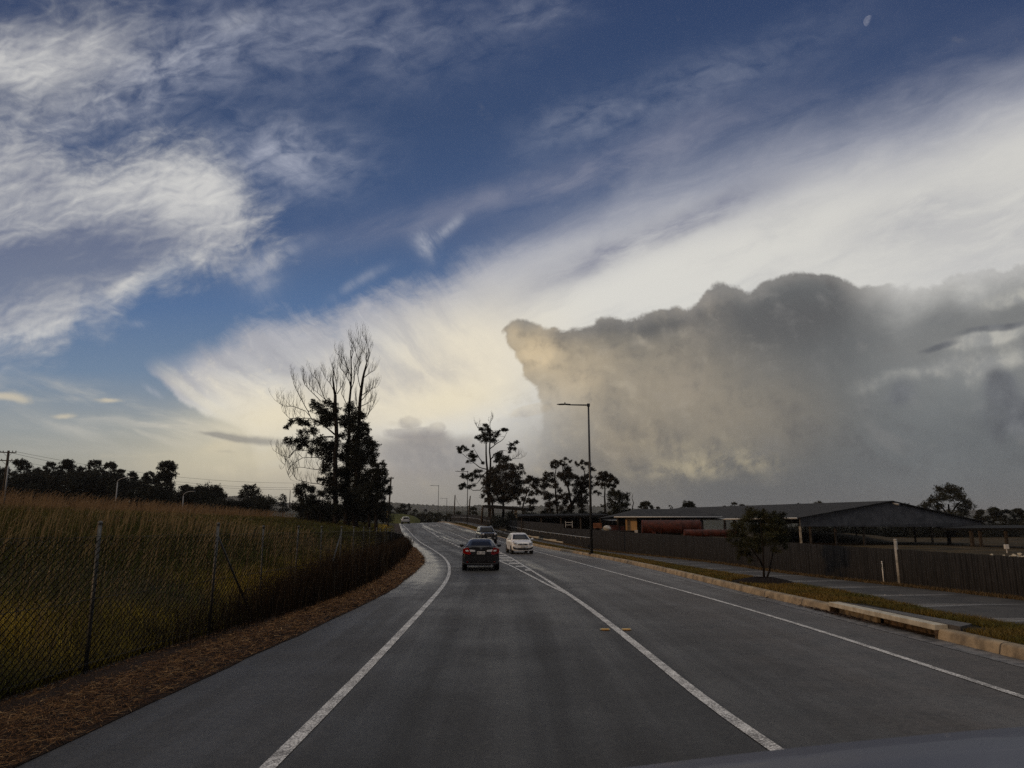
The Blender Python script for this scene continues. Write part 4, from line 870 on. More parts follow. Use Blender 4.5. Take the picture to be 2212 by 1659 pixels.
for k, (rr, hh) in enumerate(((1.0, -.03), (.86, .05), (.6, .12), (.3, .17), (.05, .18))):
    rings.append([bm.verts.new((rr * .98 * math.cos(2 * math.pi * j / n_) * (1 + .12 * mnoise.noise(Vector((j * .7, k, 0)))), rr * 1.25 * math.sin(2 * math.pi * j / n_) * (1 + .12 * mnoise.noise(Vector((j * .7, k, 3)))), hh + .03 * mnoise.noise(Vector((j * 1.3, k * 2, 7))))) for j in range(n_)])
for r0, r1 in zip(rings, rings[1:]):
    for j in range(n_): bm.faces.new((r0[j], r0[(j + 1) % n_], r1[(j + 1) % n_], r1[j])).smooth = True
bm.faces.new(rings[-1])
mo = obj('mulch_mound', bm, M['mulch']); mo.location = (bt.x, bt.y, bt.z); tag(mo, 'low mound of dark bark mulch round the small verge tree', 'mulch mound')
# ------------------------------------------------------------------ chain-link fence on the left
FT = [(3, 1.93), (10.3, 1.95), (25, 1.95), (41, 1.84), (53, 1.62), (65, 1.42)]
def fz(Y): return zr(lf(Y), Y) + .02
def ftop(Y): return lerp(FT, Y)
fr_ = thing('chain_link_fence', 'old chain-link fence with leaning pipe posts between the straw verge and the meadow', 'fence', (lf(10.3), 10.3, 0))
fo = Vector((lf(10.3), 10.3, 0))
post_px = [(-60, 1150), (261.3, 1144), (495, 1148.6), (584, 1142.5), (654, 1141), (710, 1140), (752, 1140), (786, 1141)]
pY = [3.6, 7.2, 10.3, 13.9, 16.3, 18.6, 20.9, 23.2, 25.6] + [28 + 2.5 * i for i in range(15)]
for i, Yp in enumerate(pY):
    x = lf(Yp); h = ftop(Yp) + (.10 if i in (2, 3) else .05); bm = bmesh.new(); lean = (.02 if i % 2 else -.03)
    tube(bm, [(x, Yp, fz(Yp) - .3), (x + lean * .5, Yp, fz(Yp) + h * .5), (x + lean, Yp, h)], .028 if i < 4 else .018, 10)
    lathe(bm, [(.030, 0), (.036, .012), (.032, .035), (.016, .048), (.001, .05)], 'Z', 10, (x + lean, Yp, h - .01))
    bmesh.ops.translate(bm, vec=-fo, verts=bm.verts)
    obj('fence_post', bm, M['galv'], fr_)
def brace(Y0, Y1, top0=1.85):
    bm = bmesh.new(); tube(bm, [(lf(Y0) + .02, Y0, top0), (lf(Y1) + .02, Y1, fz(Y1) + .05)], .022, 8); bmesh.ops.translate(bm, vec=-fo, verts=bm.verts)
    return obj('brace', bm, M['galv'], fr_)
brace(13.9, 15.9); brace(23.2, 21.2); brace(48, 50)
for nm, hz in (('top_wire', lambda Y: ftop(Y) - .07), ('middle_wire', lambda Y: fz(Y) + (ftop(Y)) * .52), ('bottom_wire', lambda Y: fz(Y) + .16)):
    bm = bmesh.new(); ys = [3.6 + .6 * i for i in range(103)]
    tube(bm, [(lf(y) + .03, y, hz(y) - .02 * math.sin(y * 1.8) ** 2) for y in ys], .0042, 4)
    bmesh.ops.translate(bm, vec=-fo, verts=bm.verts); obj(nm, bm, M['wire'], fr_)
M['mesh'] = flat('dark_mesh_wire', (.008, .007, .006), .5, .4)
# woven wire: zig-zag strands, each with thickness
ys = np.arange(3.6, 65.0, .068); V = []; Fc = []; base = 0; pitch = .05
for k, y in enumerate(ys):
    t_ = ftop(y) - .05; z0 = fz(y) + .03; n = int((t_ - z0) / pitch); s_ = 1 if k % 2 else -1
    wd = .0050 if y < 20 else .0044
    j = np.arange(n + 1); yy = y + (.035) * np.where(j % 2 == 0, 1, -1) * s_ + .004 * np.sin(j * 1.3 + y * 5); zz = z0 + j * pitch
    xx = np.array([lf(y)] * (n + 1)) + .032 + .004 * np.where(j % 2 == 0, 1, -1) + .018 * np.sin(y * .9 + zz * 2)
    p = np.stack([xx, yy, zz], 1)
    offs = np.array([[0, wd, wd], [0, -wd, wd * .6], [wd * 1.4, 0, -wd]]) if True else None
    ring = (p[:, None, :] + offs[None]).reshape(-1, 3); V.append(ring)
    a = base + np.arange(n)[:, None] * 3 + np.arange(3)[None]; b_ = base + np.arange(n)[:, None] * 3 + (np.arange(3)[None] + 1) % 3
    Fc.append(np.stack([a, b_, b_ + 3, a + 3], -1).reshape(-1, 4)); base += len(ring)
V = np.concatenate(V) - np.array([fo.x, fo.y, 0]); obj('wire_mesh', np_mesh('wire_mesh', V, np.concatenate(Fc)), M['mesh'], fr_)
# guide posts and headwall at the end of the fence
def marker(name, label, p, h, r, mt, cap=None, cat='post', square=False):
    bm = bmesh.new()
    if square: box(bm, (0, 0, h / 2), (r * 2, r * .7, h), bev=.006)
    else: tube(bm, [(0, 0, -.1), (0, 0, h)], r, 10); lathe(bm, [(r * 1.1, h - .03), (r * 1.12, h), (r * .4, h + .02)], 'Z', 10)
    root = thing(name, label, cat, p); obj('shaft', bm, mt, root)
    if cap:
        bm = bmesh.new(); box(bm, (0, -r * .5, h * .85), (r * 1.6, .01, h * .16)); obj('reflector', bm, cap, root)
    return root
M['yel'] = flat('aged_yellow', (.50, .34, .06), .5); M['red'] = flat('red_reflector', (.4, .02, .02), .3)
g0 = G(879, 1184); marker('guide_post', 'white roadside guide post at the far end of the chain-link fence', (g0.x - .3, g0.y, zr(g0.x, g0.y)), .95, .055, M['white'], M['red'], 'guide post', True)
g1 = at(836, 1118, 150); marker('guide_post', 'faded yellow post at the foot of the timber pole by the crest', (g1.x, 150, g1.z - .9), 2.2, .09, M['yel'], None, 'post')
bm = bmesh.new(); hp = G(893, 1176)
box(bm, (0, 0, .10), (1.6, .25, .5), rz=-.5, bev=.02); box(bm, (-.9, 1.6, .08), (.2, 2.6, .44), rz=.35, bev=.02); box(bm, (.1, .9, -.05), (1.4, 1.8, .1), rz=-.1, bev=.02)
hw = obj('drain_headwall', bm, M['concl']); hw.location = (hp.x - 1.2, hp.y, zr(hp.x, hp.y)); tag(hw, 'pale concrete drain headwall beside the shoulder where the straw ends', 'headwall')
# ------------------------------------------------------------------ grey fences on the right
m, b = mat('weathered_grey_paling'); p = geop(); sp2 = E.nt.nodes.new('ShaderNodeSeparateXYZ'); E.nt.links.new(p, sp2.inputs[0])
sx, sy, sz = (E(o) for o in sp2.outputs)
gr = nz(vec(sx * 9, sy * 9, sz * 1.2), 2.0, 5, .6); st_ = nz(vec(sx * 2, sy * 2, sz * .15), 2.0, 4, .6)
cpl = mixc(ss(gr, .3, .7), (.011, .0098, .0088, 1), (.028, .025, .023, 1)); cpl = mixc(ss(st_, .5, .7) * .5, cpl, (.006, .0055, .005, 1))
setb(b, mixc(ss(sz + gr, 1.1, .4) * 0.0, cpl, cpl), .85, 0, .2); bump(b, gr, .4, .01); M['paling'] = m
def top_right(Y):
    P = TOPP
    return lerp(P, Y)
tp = [((2212,1202.5),(2212,1296)), ((1949,1187),(1949,1266)), ((1719,1172.5),(1719,1241.5)), ((1562.6,1161.4),(1562.6,1217.7)), ((1387.6,1151.4),(1387.6,1199)), ((1282.6,1144.2),(1282.6,1187.7)), ((1223,1141.0),(1223,1175.8))]
TOPP = []
for (tx, ty), (bx, by) in tp:
    q = G(bx, by, .15); TOPP.append((q.y, at(tx, ty, q.y).z))
TOPP.sort()
q0, q1 = G(1218, 1175, .15), G(1094, 1148, .15)
TOPP2 = [(q0.y, at(1218.7, 1132, q0.y).z), (q1.y, at(1094, 1122.7, q1.y).z)]
def paling_fence(label, ya, yb, xf, zt, zb, group='grey paling fences', step=.10):
    root = thing('paling_fence', label, 'fence', (xf(ya), ya, zb(ya)), 0, group); o0 = Vector((xf(ya), ya, zb(ya)))
    V, Fc = [], []; y = ya; i = 0
    while y < yb:
        x0, x1 = xf(y), xf(y + step); d = Vector((x1 - x0, step, 0)).normalized(); nn = Vector((-d.y, d.x, 0))
        off = (.006 * (i % 2)) + random.uniform(-.003, .003); w = step * random.uniform(.93, .97)
        zt_ = zt(y) + random.uniform(-.008, .008); z0 = zb(y) - .05; a = Vector((x0, y, 0)) + nn * off; c_ = a + d * w; th = nn * -.018
        k = len(V)
        for q in (a, c_, c_ + th, a + th): V.append((q.x - o0.x, q.y - o0.y, z0 - o0.z)); 
        for q in (a, c_, c_ + th, a + th): V.append((q.x - o0.x, q.y - o0.y, zt_ - o0.z))
        Fc += [(k, k + 1, k + 5, k + 4), (k + 1, k + 2, k + 6, k + 5), (k + 2, k + 3, k + 7, k + 6), (k + 3, k, k + 4, k + 7), (k + 4, k + 5, k + 6, k + 7)]
        y += step * d.y; i += 1
    obj('palings', np_mesh('palings', V, Fc), M['paling'], root)
    for hh in (.25, .8):
        bm = bmesh.new(); ys_ = [ya + (yb - ya) * i / 60 for i in range(61)]
        for s_, e_ in zip(ys_, ys_[1:]):
            pa = Vector((xf(s_) + .05, s_, zb(s_) + hh * (zt(s_) - zb(s_)))); pb = Vector((xf(e_) + .05, e_, zb(e_) + hh * (zt(e_) - zb(e_)))); tube(bm, [pa - o0, pb - o0], .03, 4, False)
        obj('fence_rail', bm, M['timber'], root)
    return root
vb = lambda Y: zr(fx(Y), Y) + .16
paling_fence('long charcoal grey paling fence beside the footpath, from the right edge to the handrail', 9, q0.y, fx, top_right, vb)
def cap_strip(ya, yb):
    pass
paling_fence('taller charcoal paling fence with a handrail and white plinth, left of the tall street lamp', q0.y + .02, q1.y, fx, lambda Y: lerp(TOPP2, Y), vb)
f2 = [(G(1059, 1137.5, .15), 1117), (G(1020, 1131.5, .15), 1112.5), (G(985, 1127, .15), 1111.5)]
yA, yB = f2[0][0].y, f2[0][0].y + 48
zt2 = [(f2[0][0].y, at(1059, 1117, f2[0][0].y).z), (f2[1][0].y, at(1020, 1112.5, f2[1][0].y).z), (f2[0][0].y + 48, at(984, 1111.5, f2[0][0].y + 48).z)]
def fx2(Y):
    t = (Y - yA) / (yB - yA); p0 = f2[0][0].x; p1 = at(976, 1120, yB).x
    return p0 + (p1 - p0) * t
paling_fence('far grey paling fence curving over the crest beyond the driveway gap', yA, yB, fx2, lambda Y: lerp(zt2, Y), lambda Y: zr(fx2(Y), Y) + .16, step=.2)
def handrail(label, ya, yb, xf, zb, h, sp=1.6):
    o0 = Vector((xf(ya) - .14, ya, zb(ya))); root = thing('handrail', label, 'handrail', o0, 0, 'steel handrails along the footpath')
    ys_ = [ya + (yb - ya) * i / 40 for i in range(41)]; bm = bmesh.new()
    tube(bm, [Vector((xf(y) - .14, y, zb(y) + h)) - o0 for y in ys_], .028, 8); obj('top_rail', bm, M['rail'], root)
    n = int((yb - ya) / sp)
    for i in range(n + 1):
        y = ya + (yb - ya) * i / n; bm = bmesh.new(); q = Vector((xf(y) - .14, y, zb(y) + h)) - o0
        tube(bm, [q, q + Vector((.02, 0, -.10)), q + Vector((.10, 0, -.42))], .016, 6); obj('bracket', bm, M['rail'], root)
rA = G(1270, 1187, .15).y
hr0 = at(1273, 1156, fenceP[0].y)
handrail('pale steel handrail on brackets, near section left of the tall street lamp', rA, q1.y, fx, vb, .92, 2.0)
handrail('pale steel handrail on brackets on the far fence over the crest', yA, yB, fx2, lambda Y: zr(fx2(Y), Y) + .16, 1.0, 3.0)
# white plinth blocks under the near handrail
bm = bmesh.new(); ya, yb = q0.y, q1.y; o0 = Vector((fx(ya), ya, 0)); y = ya; i = 0
while y < yb - .5:
    e_ = min(yb, y + 3.0); hh = .22 + .08 * (i % 3 == 1); d = Vector((fx(e_) - fx(y), e_ - y, 0)); c_ = Vector((fx(y) + d.x / 2 - .10, y + d.y / 2, vb(y + d.y / 2) + hh / 2 - .02))
    box(bm, c_ - o0, (.12, d.length - .02, hh), rz=-math.atan2(d.x, d.y), bev=.01); y = e_; i += 1
pl = obj('plinth_wall', bm, M['concl']); pl.location = o0; tag(pl, 'low row of pale concrete blocks at the foot of the fence with the near handrail', 'plinth')
# posts against the right fence
p1 = G(1950, 1264, .15); marker('post', 'tall pale grey timber post standing against the charcoal fence', (p1.x - .25, p1.y - .3, vb(p1.y)), (at(1944, 1165, p1.y).z - vb(p1.y)), .052, speck('pale_timber', (.22, .21, .19), (.36, .34, .31), 6, .8, .2), None)
p2 = G(1916, 1261.5, .15); sh = marker('tap_standpipe', 'thin short standpipe with a brass tap beside the tall pale post', (p2.x - .2, p2.y - .2, vb(p2.y)), .72, .020, M['white'], None, 'standpipe')
bm = bmesh.new(); tube(bm, [(0, 0, .5), (-.0, -.07, .5), (0, -.1, .44)], .014, 6); box(bm, (0, 0, .6), (.10, .03, .12), bev=.008); obj('tap', bm, M['galv'], sh)
# storm drain inlet in the kerb
ym = (iny0 + iny1) / 2; Ld = iny1 - iny0; dx = kx(iny1) - kx(iny0); rz = -math.atan2(dx, Ld); L = math.hypot(dx, Ld)
sd = thing('storm_drain', 'kerb inlet with a long pale concrete lintel over a dark slot at right', 'storm drain', ((kx(iny0) + kx(iny1)) / 2, ym, zr(kx(ym), ym)), rz)
bm = bmesh.new(); box(bm, (.10, 0, .205), (.26, L, .10), bev=.012); obj('lintel', bm, M['concl'], sd)
bm = bmesh.new(); box(bm, (.30, 0, .05), (.04, L, .22)); box(bm, (.14, -L / 2 + .02, .06), (.3, .06, .2)); box(bm, (.14, L / 2 - .02, .06), (.3, .06, .2)); box(bm, (.12, 0, -.02), (.4, L, .04)); obj('throat', bm, speck('dark_brown_concrete', (.02, .015, .010), (.12, .08, .05), 5, .9, .1), sd)  # throat darker and browner than the lintel
bm = bmesh.new(); box(bm, (.14, L * .24, .075), (.10, L * .4, .14), bev=.02); obj('back_block', bm, speck('brown_concrete', (.05, .04, .028), (.20, .15, .09), 4, .8, .2), sd)  # block in a mid brown, darker than the lintel
bm = bmesh.new(); vs = [bm.verts.new(v) for v in ((.24, -L * .58, .262), (.9, -L * .42, .225), (.62, L * .1, .235), (.24, L * .52, .262))]; f_ = bm.faces.new(vs[::-1] if False else vs)
ex = bmesh.ops.extrude_face_region(bm, geom=[f_]); bmesh.ops.translate(bm, vec=(0, 0, -.12), verts=[v for v in ex['geom'] if isinstance(v, bmesh.types.BMVert)]); bmesh.ops.recalc_face_normals(bm, faces=bm.faces)
obj('cover_slab', bm, speck('dark_slab', (.05, .045, .042), (.09, .082, .075), 5, .7, .3), sd)
# leaf litter and a stick in the gutter
V, n = [], 500
for i in range(n):
    Yl = iny1 + random.gauss(-.3, 1.0); x = kx(Yl) - abs(random.gauss(0, .07)); a = random.uniform(0, 6.3); l_ = random.uniform(.02, .07)
    c_ = Vector((x, Yl, zr(x, Yl) + .015 + random.uniform(0, .03))); d = Vector((math.cos(a), math.sin(a), random.uniform(-.2, .3))) * l_; s_ = Vector((-math.sin(a), math.cos(a), .2)) * l_ * .3
    V += [c_ - d, c_ + s_, c_ + d, c_ - s_]
cols = np.repeat(rng.random((n, 1)) * np.array([[.05, .025, .012]]) + np.array([[.015, .008, .005]]), 4, axis=0)
stuff(obj('leaf_litter', np_mesh('leaf_litter', [tuple(v) for v in V], np.arange(n * 4).reshape(-1, 4), cols=cols), M['leaf']), 'brown leaf litter gathered in the gutter before the drain', 'leaf litter')
sp_ = G(1672, 1290); bm = bmesh.new(); tube(bm, [(-.35, -.35, .02), (-.1, -.1, .07), (.12, .05, .17), (.34, .22, .24)], [.012, .011, .008, .004], 5); tube(bm, [(.12, .05, .17), (.10, -.06, .10), (.1, -.12, .02)], [.007, .005, .003], 4)
stk = obj('stick', bm, M['bark']); stk.location = (sp_.x, sp_.y, sp_.z); tag(stk, 'dark forked twig leaning on the kerb near the mulch mound', 'stick')
# raised reflective markers
for i, (x, y, lab) in enumerate(((1307, 1361.5, 'yellow raised road marker left of the centre line'), (1353, 1361.5, 'yellow raised road marker right of the centre line'))):
    q = G(x, y); root = thing('road_marker', lab, 'road marker', q + Vector((0, 0, .004)), 0, 'yellow raised road markers')
    bm = bmesh.new(); box(bm, (0, 0, .012), (.20, .10, .024), bev=.008); obj('base', bm, M['white'] if False else flat('marker_body', (.35, .32, .22), .5), root)
    bm = bmesh.new(); box(bm, (0, -.052, .014), (.13, .006, .014)); obj('reflector', bm, flat('amber_reflector', (.8, .38, .05), .3), root)
    bm = bmesh.new(); box(bm, (0, .0, .027), (.16, .05, .004)); obj('top_plate', bm, flat('amber_top', (.7, .45, .10), .4), root)
# ------------------------------------------------------------------ lamps and poles
def street_lamp(label, p, H, arm, group, mt='darkpole', r=.10):
    root = thing('street_lamp', label, 'street lamp', p, 0, group)
    bm = bmesh.new(); tube(bm, [(0, 0, -.02), (0, 0, H * .5), (0, 0, H)], [r, r * .8, r * .62], 12); obj('pole', bm, M[mt], root)
    bm = bmesh.new(); box(bm, (0, 0, .015), (.42, .42, .03), bev=.004)
    for sx_ in (-1, 1):
        for sy_ in (-1, 1): lathe(bm, [(.022, .03), (.022, .06), (.012, .075)], 'Z', 6, (.15 * sx_, .15 * sy_, 0))
    obj('base_plate', bm, M[mt], root)
    bm = bmesh.new(); tube(bm, [(0.05, 0, H - .02), (-arm + .6, 0, H - .0), (-arm + .3, 0, H + .02)], [.055, .045, .04], 8); box(bm, (0, 0, H - .02), (.2, .2, .22), bev=.02); obj('arm', bm, M[mt], root)
    bm = bmesh.new()
    for i, (sx_, w, h) in enumerate(((0, .05, .04), (.15, .13, .075), (.45, .17, .095), (.75, .13, .08), (.92, .07, .05))): pass
    prof = [(0, .04, .02), (.10, .11, .045), (.35, .16, .065), (.65, .14, .07), (.85, .06, .055), (1.0, .05, .05)]
    rings = []
    for s_, w, h in prof:
        rings.append([bm.verts.new((-arm + s_ - .35, w * math.cos(a), H + .03 + h * math.sin(a) * (1 if math.sin(a) > 0 else .5))) for a in [2 * math.pi * k / 12 for k in range(12)]])
    for r0, r1 in zip(rings, rings[1:]):
        for k in range(12): bm.faces.new((r0[k], r0[(k + 1) % 12], r1[(k + 1) % 12], r1[k])).smooth = True
    bm.faces.new(rings[0]); bm.faces.new(rings[-1][::-1]); bmesh.ops.recalc_face_normals(bm, faces=bm.faces)
    hd = obj('lamp_head', bm, M[mt], root)
    bm = bmesh.new(); lathe(bm, [(.035, 0), (.04, .05), (.03, .10)], 'Z', 10, (-arm + .25, 0, H + .09)); obj('light_sensor', bm, M[mt], hd)
    bm = bmesh.new(); box(bm, (-arm + .0, 0, H - .008), (.4, .16, .012), bev=.003); obj('lens', bm, flat('lamp_lens', (.3, .3, .28), .2), hd)
    return root
GL = 'dark single-arm street lamps along the right kerb'
LQ = G(1278, 1196.5, .16); H0 = at(1281, 874.5, LQ.y).z - LQ.z; arm0 = (1281 - 1222) / F * LQ.y
street_lamp('tall dark street lamp on the verge, nearest and tallest, arm pointing left', (LQ.x, LQ.y, LQ.z), H0, arm0, GL)
for (bx, by, tx, ty, Y, lab) in ((1009, 1134.5, 1011.5, 1018.5, 146, 'second nearest dark street lamp, in front of the tall airy gum'), (946, 1128, 949.8, 1049.2, 216, 'thin dark street lamp standing alone against the sky at the crest'), (964.5, 1124, 966, 1076.5, 300, 'small dark street lamp just right of the lone one at the crest'), (999.5, 1122, 1000.6, 1093.7, 430, 'tiny faint street lamp left of the second lamp, against the hills'), (976, 1122, 977, 1093.2, 460, 'tiny faint street lamp right of the leftmost timber pole, against the hills')):
    a = at(bx, by, Y); t_ = at(tx, ty, Y); street_lamp(lab, (a.x, Y, a.z), t_.z - a.z, 2.3 if Y < 220 else 2.6, GL, r=.10 if Y < 220 else .13)
def curved_lamp(label, base, bend, tip, Y):
    a = at(*base, Y); o0 = Vector((a.x, Y, 3.0)); root = thing('street_lamp', label, 'street lamp', o0, 0, 'grey curved-arm lamps behind the meadow')
    t_ = at(*bend, Y); e_ = at(*tip, Y); bm = bmesh.new(); tube(bm, [(0, 0, -.3), (0, 0, (t_.z - 3) * .5), t_ - o0], [.11, .10, .08], 8); obj('pole', bm, M['greypole'], root)
    bm = bmesh.new(); d = e_ - t_; pts = [t_ - o0 + Vector((d.x * (1 - math.cos(u_)) , 0, d.z * math.sin(u_))) for u_ in [math.pi / 2 * k / 6 for k in range(7)]]; tube(bm, pts, [.08 - .005 * k for k in range(7)], 6); obj('arm', bm, M['greypole'], root)
    bm = bmesh.new(); box(bm, (e_ - o0) + Vector((.2, 0, 0)), (.7, .25, .10), bev=.03); obj('lamp_head', bm, M['greypole'], root)
curved_lamp('pale curved-arm lamp in front of the highest part of the left belt', (250, 1082), (254, 1041), (282, 1031), 118)
curved_lamp('smaller pale curved-arm lamp in front of the flat-topped trees', (394.5, 1095), (396, 1071), (414, 1061.5), 128)
def power_pole(label, base, top, Y, arms, r=.14, zb=None, mt='timber', lamp=False):
    a = at(*base, Y); t_ = at(*top, Y); o0 = Vector((a.x, Y, a.z if zb is None else zb)); root = thing('power_pole', label, 'power pole', o0)
    bm = bmesh.new(); tube(bm, [a - o0 - Vector((0, 0, 1.0)), (a + t_) / 2 - o0, t_ - o0], [r * 1.15, r, r * .8], 10); obj('shaft', bm, M[mt], root)
    for (dz, w) in arms:
        bm = bmesh.new(); c_ = t_ - o0 + Vector((0, -.12, -dz)); box(bm, c_, (w, .10, .12), ry=R(2)); ca_ = obj('crossarm', bm, M[mt], root)
        for k in (-.95, -.55, .55, .95):
            bm = bmesh.new(); q = c_ + Vector((k * w / 2, 0, .06)); lathe(bm, [(.03, 0), (.06, .05), (.04, .09), (.06, .13), (.02, .18)], 'Z', 8, q); obj('insulator', bm, M['dark'], ca_)
        if w > 1.4:
            bm = bmesh.new()
            for k in (-.5, .5): tube(bm, [c_ + Vector((k * w / 2, 0, -.05)), t_ - o0 + Vector((0, 0, -dz - .6))], .02, 4)
            obj('stay', bm, M['galv'], root)
    return root, t_
_, tA = power_pole('leaning timber power pole with two crossarms at the left edge', (8.7, 1062), (18.7, 973.4), 92, [(.25, 2.2), (1.3, 2.4)], .17)
power_pole('thinner grey pole standing just right of the leaning timber pole', (11, 1069), (17.5, 1006.6), 90, [], .09, mt='greypole')
_, tB = power_pole('timber pole touching the right side of the big roadside clump', (838, 1126), (845, 1030), 128, [(.3, 1.0)], .15)
_, tC = power_pole('left one of two timber poles by the far fence, with a small bracket', (981, 1114), (983, 1069), 205, [], .17)
_, tD = power_pole('right one of two timber poles by the far fence, leaning slightly', (1012, 1114), (1016, 1071), 190, [], .17)
power_pole('dark post rising from the left end of the open shelter', (1041, 1117), (1042.8, 1094), 128, [], .2)
power_pole('thin dark pole left of the big roadside clump', (572, 1102), (573, 1078), 190, [], .12); power_pole('thin grey pole by the small wispy tree', (625.5, 1090), (627, 1059), 200, [], .10)
def wire(label, a, b_, sag, r=.018, grp='overhead wires'):
    bm = bmesh.new(); n = 24; o0 = a.copy(); tube(bm, [a.lerp(b_, i / n) - o0 - Vector((0, 0, sag * 4 * (i / n) * (1 - i / n))) for i in range(n + 1)], r, 4)
    w = obj('overhead_wire', bm, M['dark']); w.location = o0; tag(w, label, 'overhead wire', grp)
tB2 = tB + Vector((0, 0, 0))
wire('upper overhead wire from the left power pole to the pole by the big clump', tA + Vector((.8, 0, -.1)), tB2 + Vector((-.3, 0, -.2)), 2.2)
wire('middle overhead wire from the left power pole to the pole by the big clump', tA + Vector((.4, 0, -.3)), tB2 + Vector((-.3, 0, -.7)), 2.6)
wire('lower overhead wire from the left power pole to the pole by the big clump', tA + Vector((.9, 0, -1.25)), tB2 + Vector((.1, 0, -1.2)), 2.2)
wire('overhead wire leaving the left edge from the upper crossarm', tA + Vector((-.9, 0, -.1)), tA + Vector((-30, -14, .6)), .8); wire('overhead wire leaving the left edge from the lower crossarm', tA + Vector((-1, 0, -1.2)), tA + Vector((-30, -14, -.6)), .8)
wire('short sagging wire between the two timber poles by the far fence', tC + Vector((.1, 0, -.4)), tD + Vector((-.1, 0, -.6)), 2.6, .03)
# ------------------------------------------------------------------ sheds and yard
def quad(bm, *p): 
    vs = [bm.verts.new(v) for v in p]; return bm.faces.new(vs)
def slab(bm, pts, th):
    f_ = quad(bm, *pts); ex = bmesh.ops.extrude_face_region(bm, geom=[f_]); bmesh.ops.translate(bm, vec=(0, 0, -th), verts=[v for v in ex['geom'] if isinstance(v, bmesh.types.BMVert)]); bmesh.ops.recalc_face_normals(bm, faces=bm.faces)
m, b = mat('ribbed_cladding'); p = objc(); s3 = E.nt.nodes.new('ShaderNodeSeparateXYZ'); E.nt.links.new(p, s3.inputs[0]); ax = E(s3.outputs[0]) * .87 + E(s3.outputs[1]) * .49
rib = E.m('SINE', ax * 22.0); setb(b, mixc(ss(nz(geop(), 1.2, 5), .35, .65), (.050, .048, .049, 1), (.085, .082, .083, 1)), .55, .1, .4); bump(b, rib * .5, .8, .05); M['clad'] = m
A_ = Vector((28.7, 72, 2.86)); B_ = Vector((57.1, 88, 2.60)); PK = Vector((42.1, 80, 4.74)); back = Vector((-.49, .87, 0)) * 34
o0 = A_ * 1; o0.z = 0
shed = thing('open_shed', 'long open-sided shed with a wide low grey gable facing the road', 'shed', o0)
bm = bmesh.new(); w0 = [A_ - o0, PK - o0, B_ - o0, B_ - o0 - Vector((0, 0, .55)), A_ - o0 - Vector((0, 0, .78))]
f_ = quad(bm, *w0); ex = bmesh.ops.extrude_face_region(bm, geom=[f_]); bmesh.ops.translate(bm, vec=back.normalized() * .12, verts=[v for v in ex['geom'] if isinstance(v, bmesh.types.BMVert)]); bmesh.ops.recalc_face_normals(bm, faces=bm.faces)
obj('gable_wall', bm, M['clad'], shed)
bm = bmesh.new(); ov = (PK - A_).normalized() * .25; fr2 = back.normalized() * -.25
slab(bm, [A_ - ov - o0 + fr2 + Vector((0, 0, .14)), PK - o0 + fr2 + Vector((0, 0, .16)), PK + back - o0 + Vector((0, 0, .16)), A_ - ov + back - o0 + Vector((0, 0, .14))], .10)
ov = (PK - B_).normalized() * .25
slab(bm, [B_ - ov - o0 + fr2 + Vector((0, 0, .12)), B_ - ov + back - o0 + Vector((0, 0, .12)), PK + back - o0 + Vector((0, 0, .158)), PK - o0 + fr2 + Vector((0, 0, .158))], .10)
obj('roof', bm, M['roof'], shed)
for k, nm in ((0, 'gutter'),):
    bm = bmesh.new(); tube(bm, [A_ - o0 + Vector((-.32, -.1, .02)), A_ + back - o0 + Vector((-.32, -.1, .02))], .09, 6); obj('gutter', bm, M['gutter'], shed)
for (px_, yb_, Y) in ((1719, 1172, 72.3), (1756, 1172, 0), (1810, 1175, 0), (1871, 1180, 0), (2018, 1190, 0), (2054, 1190, 0)):
    a_, b2 = ray(px_, 1150)
    if Y == 0:      # on the gable line A-B
        t = (a_ * A_.y - A_.x) / ((B_.x - A_.x) - a_ * (B_.y - A_.y)); q = A_.lerp(B_, t) + back.normalized() * .3
    else: q = A_ + back.normalized() * .1
    bm = bmesh.new(); w = .3 if px_ == 2054 else .17; box(bm, (q.x - o0.x, q.y - o0.y, 1.0), (w, w, 2.2)); obj('post', bm, M['timber'] if px_ != 1719 else M['conc'], shed)
for k in range(1, 5):
    for P_ in (A_, B_, ):
        q = P_ + back * k / 4; bm = bmesh.new(); box(bm, (q.x - o0.x, q.y - o0.y, 1.3), (.18, .18, 2.8)); obj('post', bm, M['timber'], shed)
bm = bmesh.new(); tube(bm, [PK - o0 + Vector((.15, -.5, -.18)), PK - o0 + Vector((.45, -.9, -.30))], [.10, .14], 8); box(bm, PK - o0 + Vector((.1, -.3, -.12)), (.1, .4, .1)); obj('floodlight', bm, M['greypole'], shed)
# flat lean-to at the right edge
la = at(2036, 1141, 80); lb2 = at(2330, 1147, 66); o0 = Vector((la.x, la.y, 0))
lt = thing('lean_to', 'dark flat-roofed lean-to on thick posts at the right edge', 'lean-to', o0)
bm = bmesh.new(); slab(bm, [(0, 0, la.z), (lb2.x - la.x, lb2.y - la.y, la.z + .05), (lb2.x - la.x + 6, lb2.y - la.y + 9, la.z + .35), (5, 10, la.z + .3)], .22); obj('roof', bm, M['dark'], lt)
for px_, w in ((2104, .28), (2123, .24), (2179, .22), (2260, .22)):
    t = (px_ - 2036) / (2330 - 2036); Yp = 80 - 14 * t; q = at(px_, 1160, Yp); bm = bmesh.new(); box(bm, (q.x - o0.x, q.y - o0.y + .4, la.z / 2), (w, w, la.z)); obj('post', bm, M['timber'], lt)
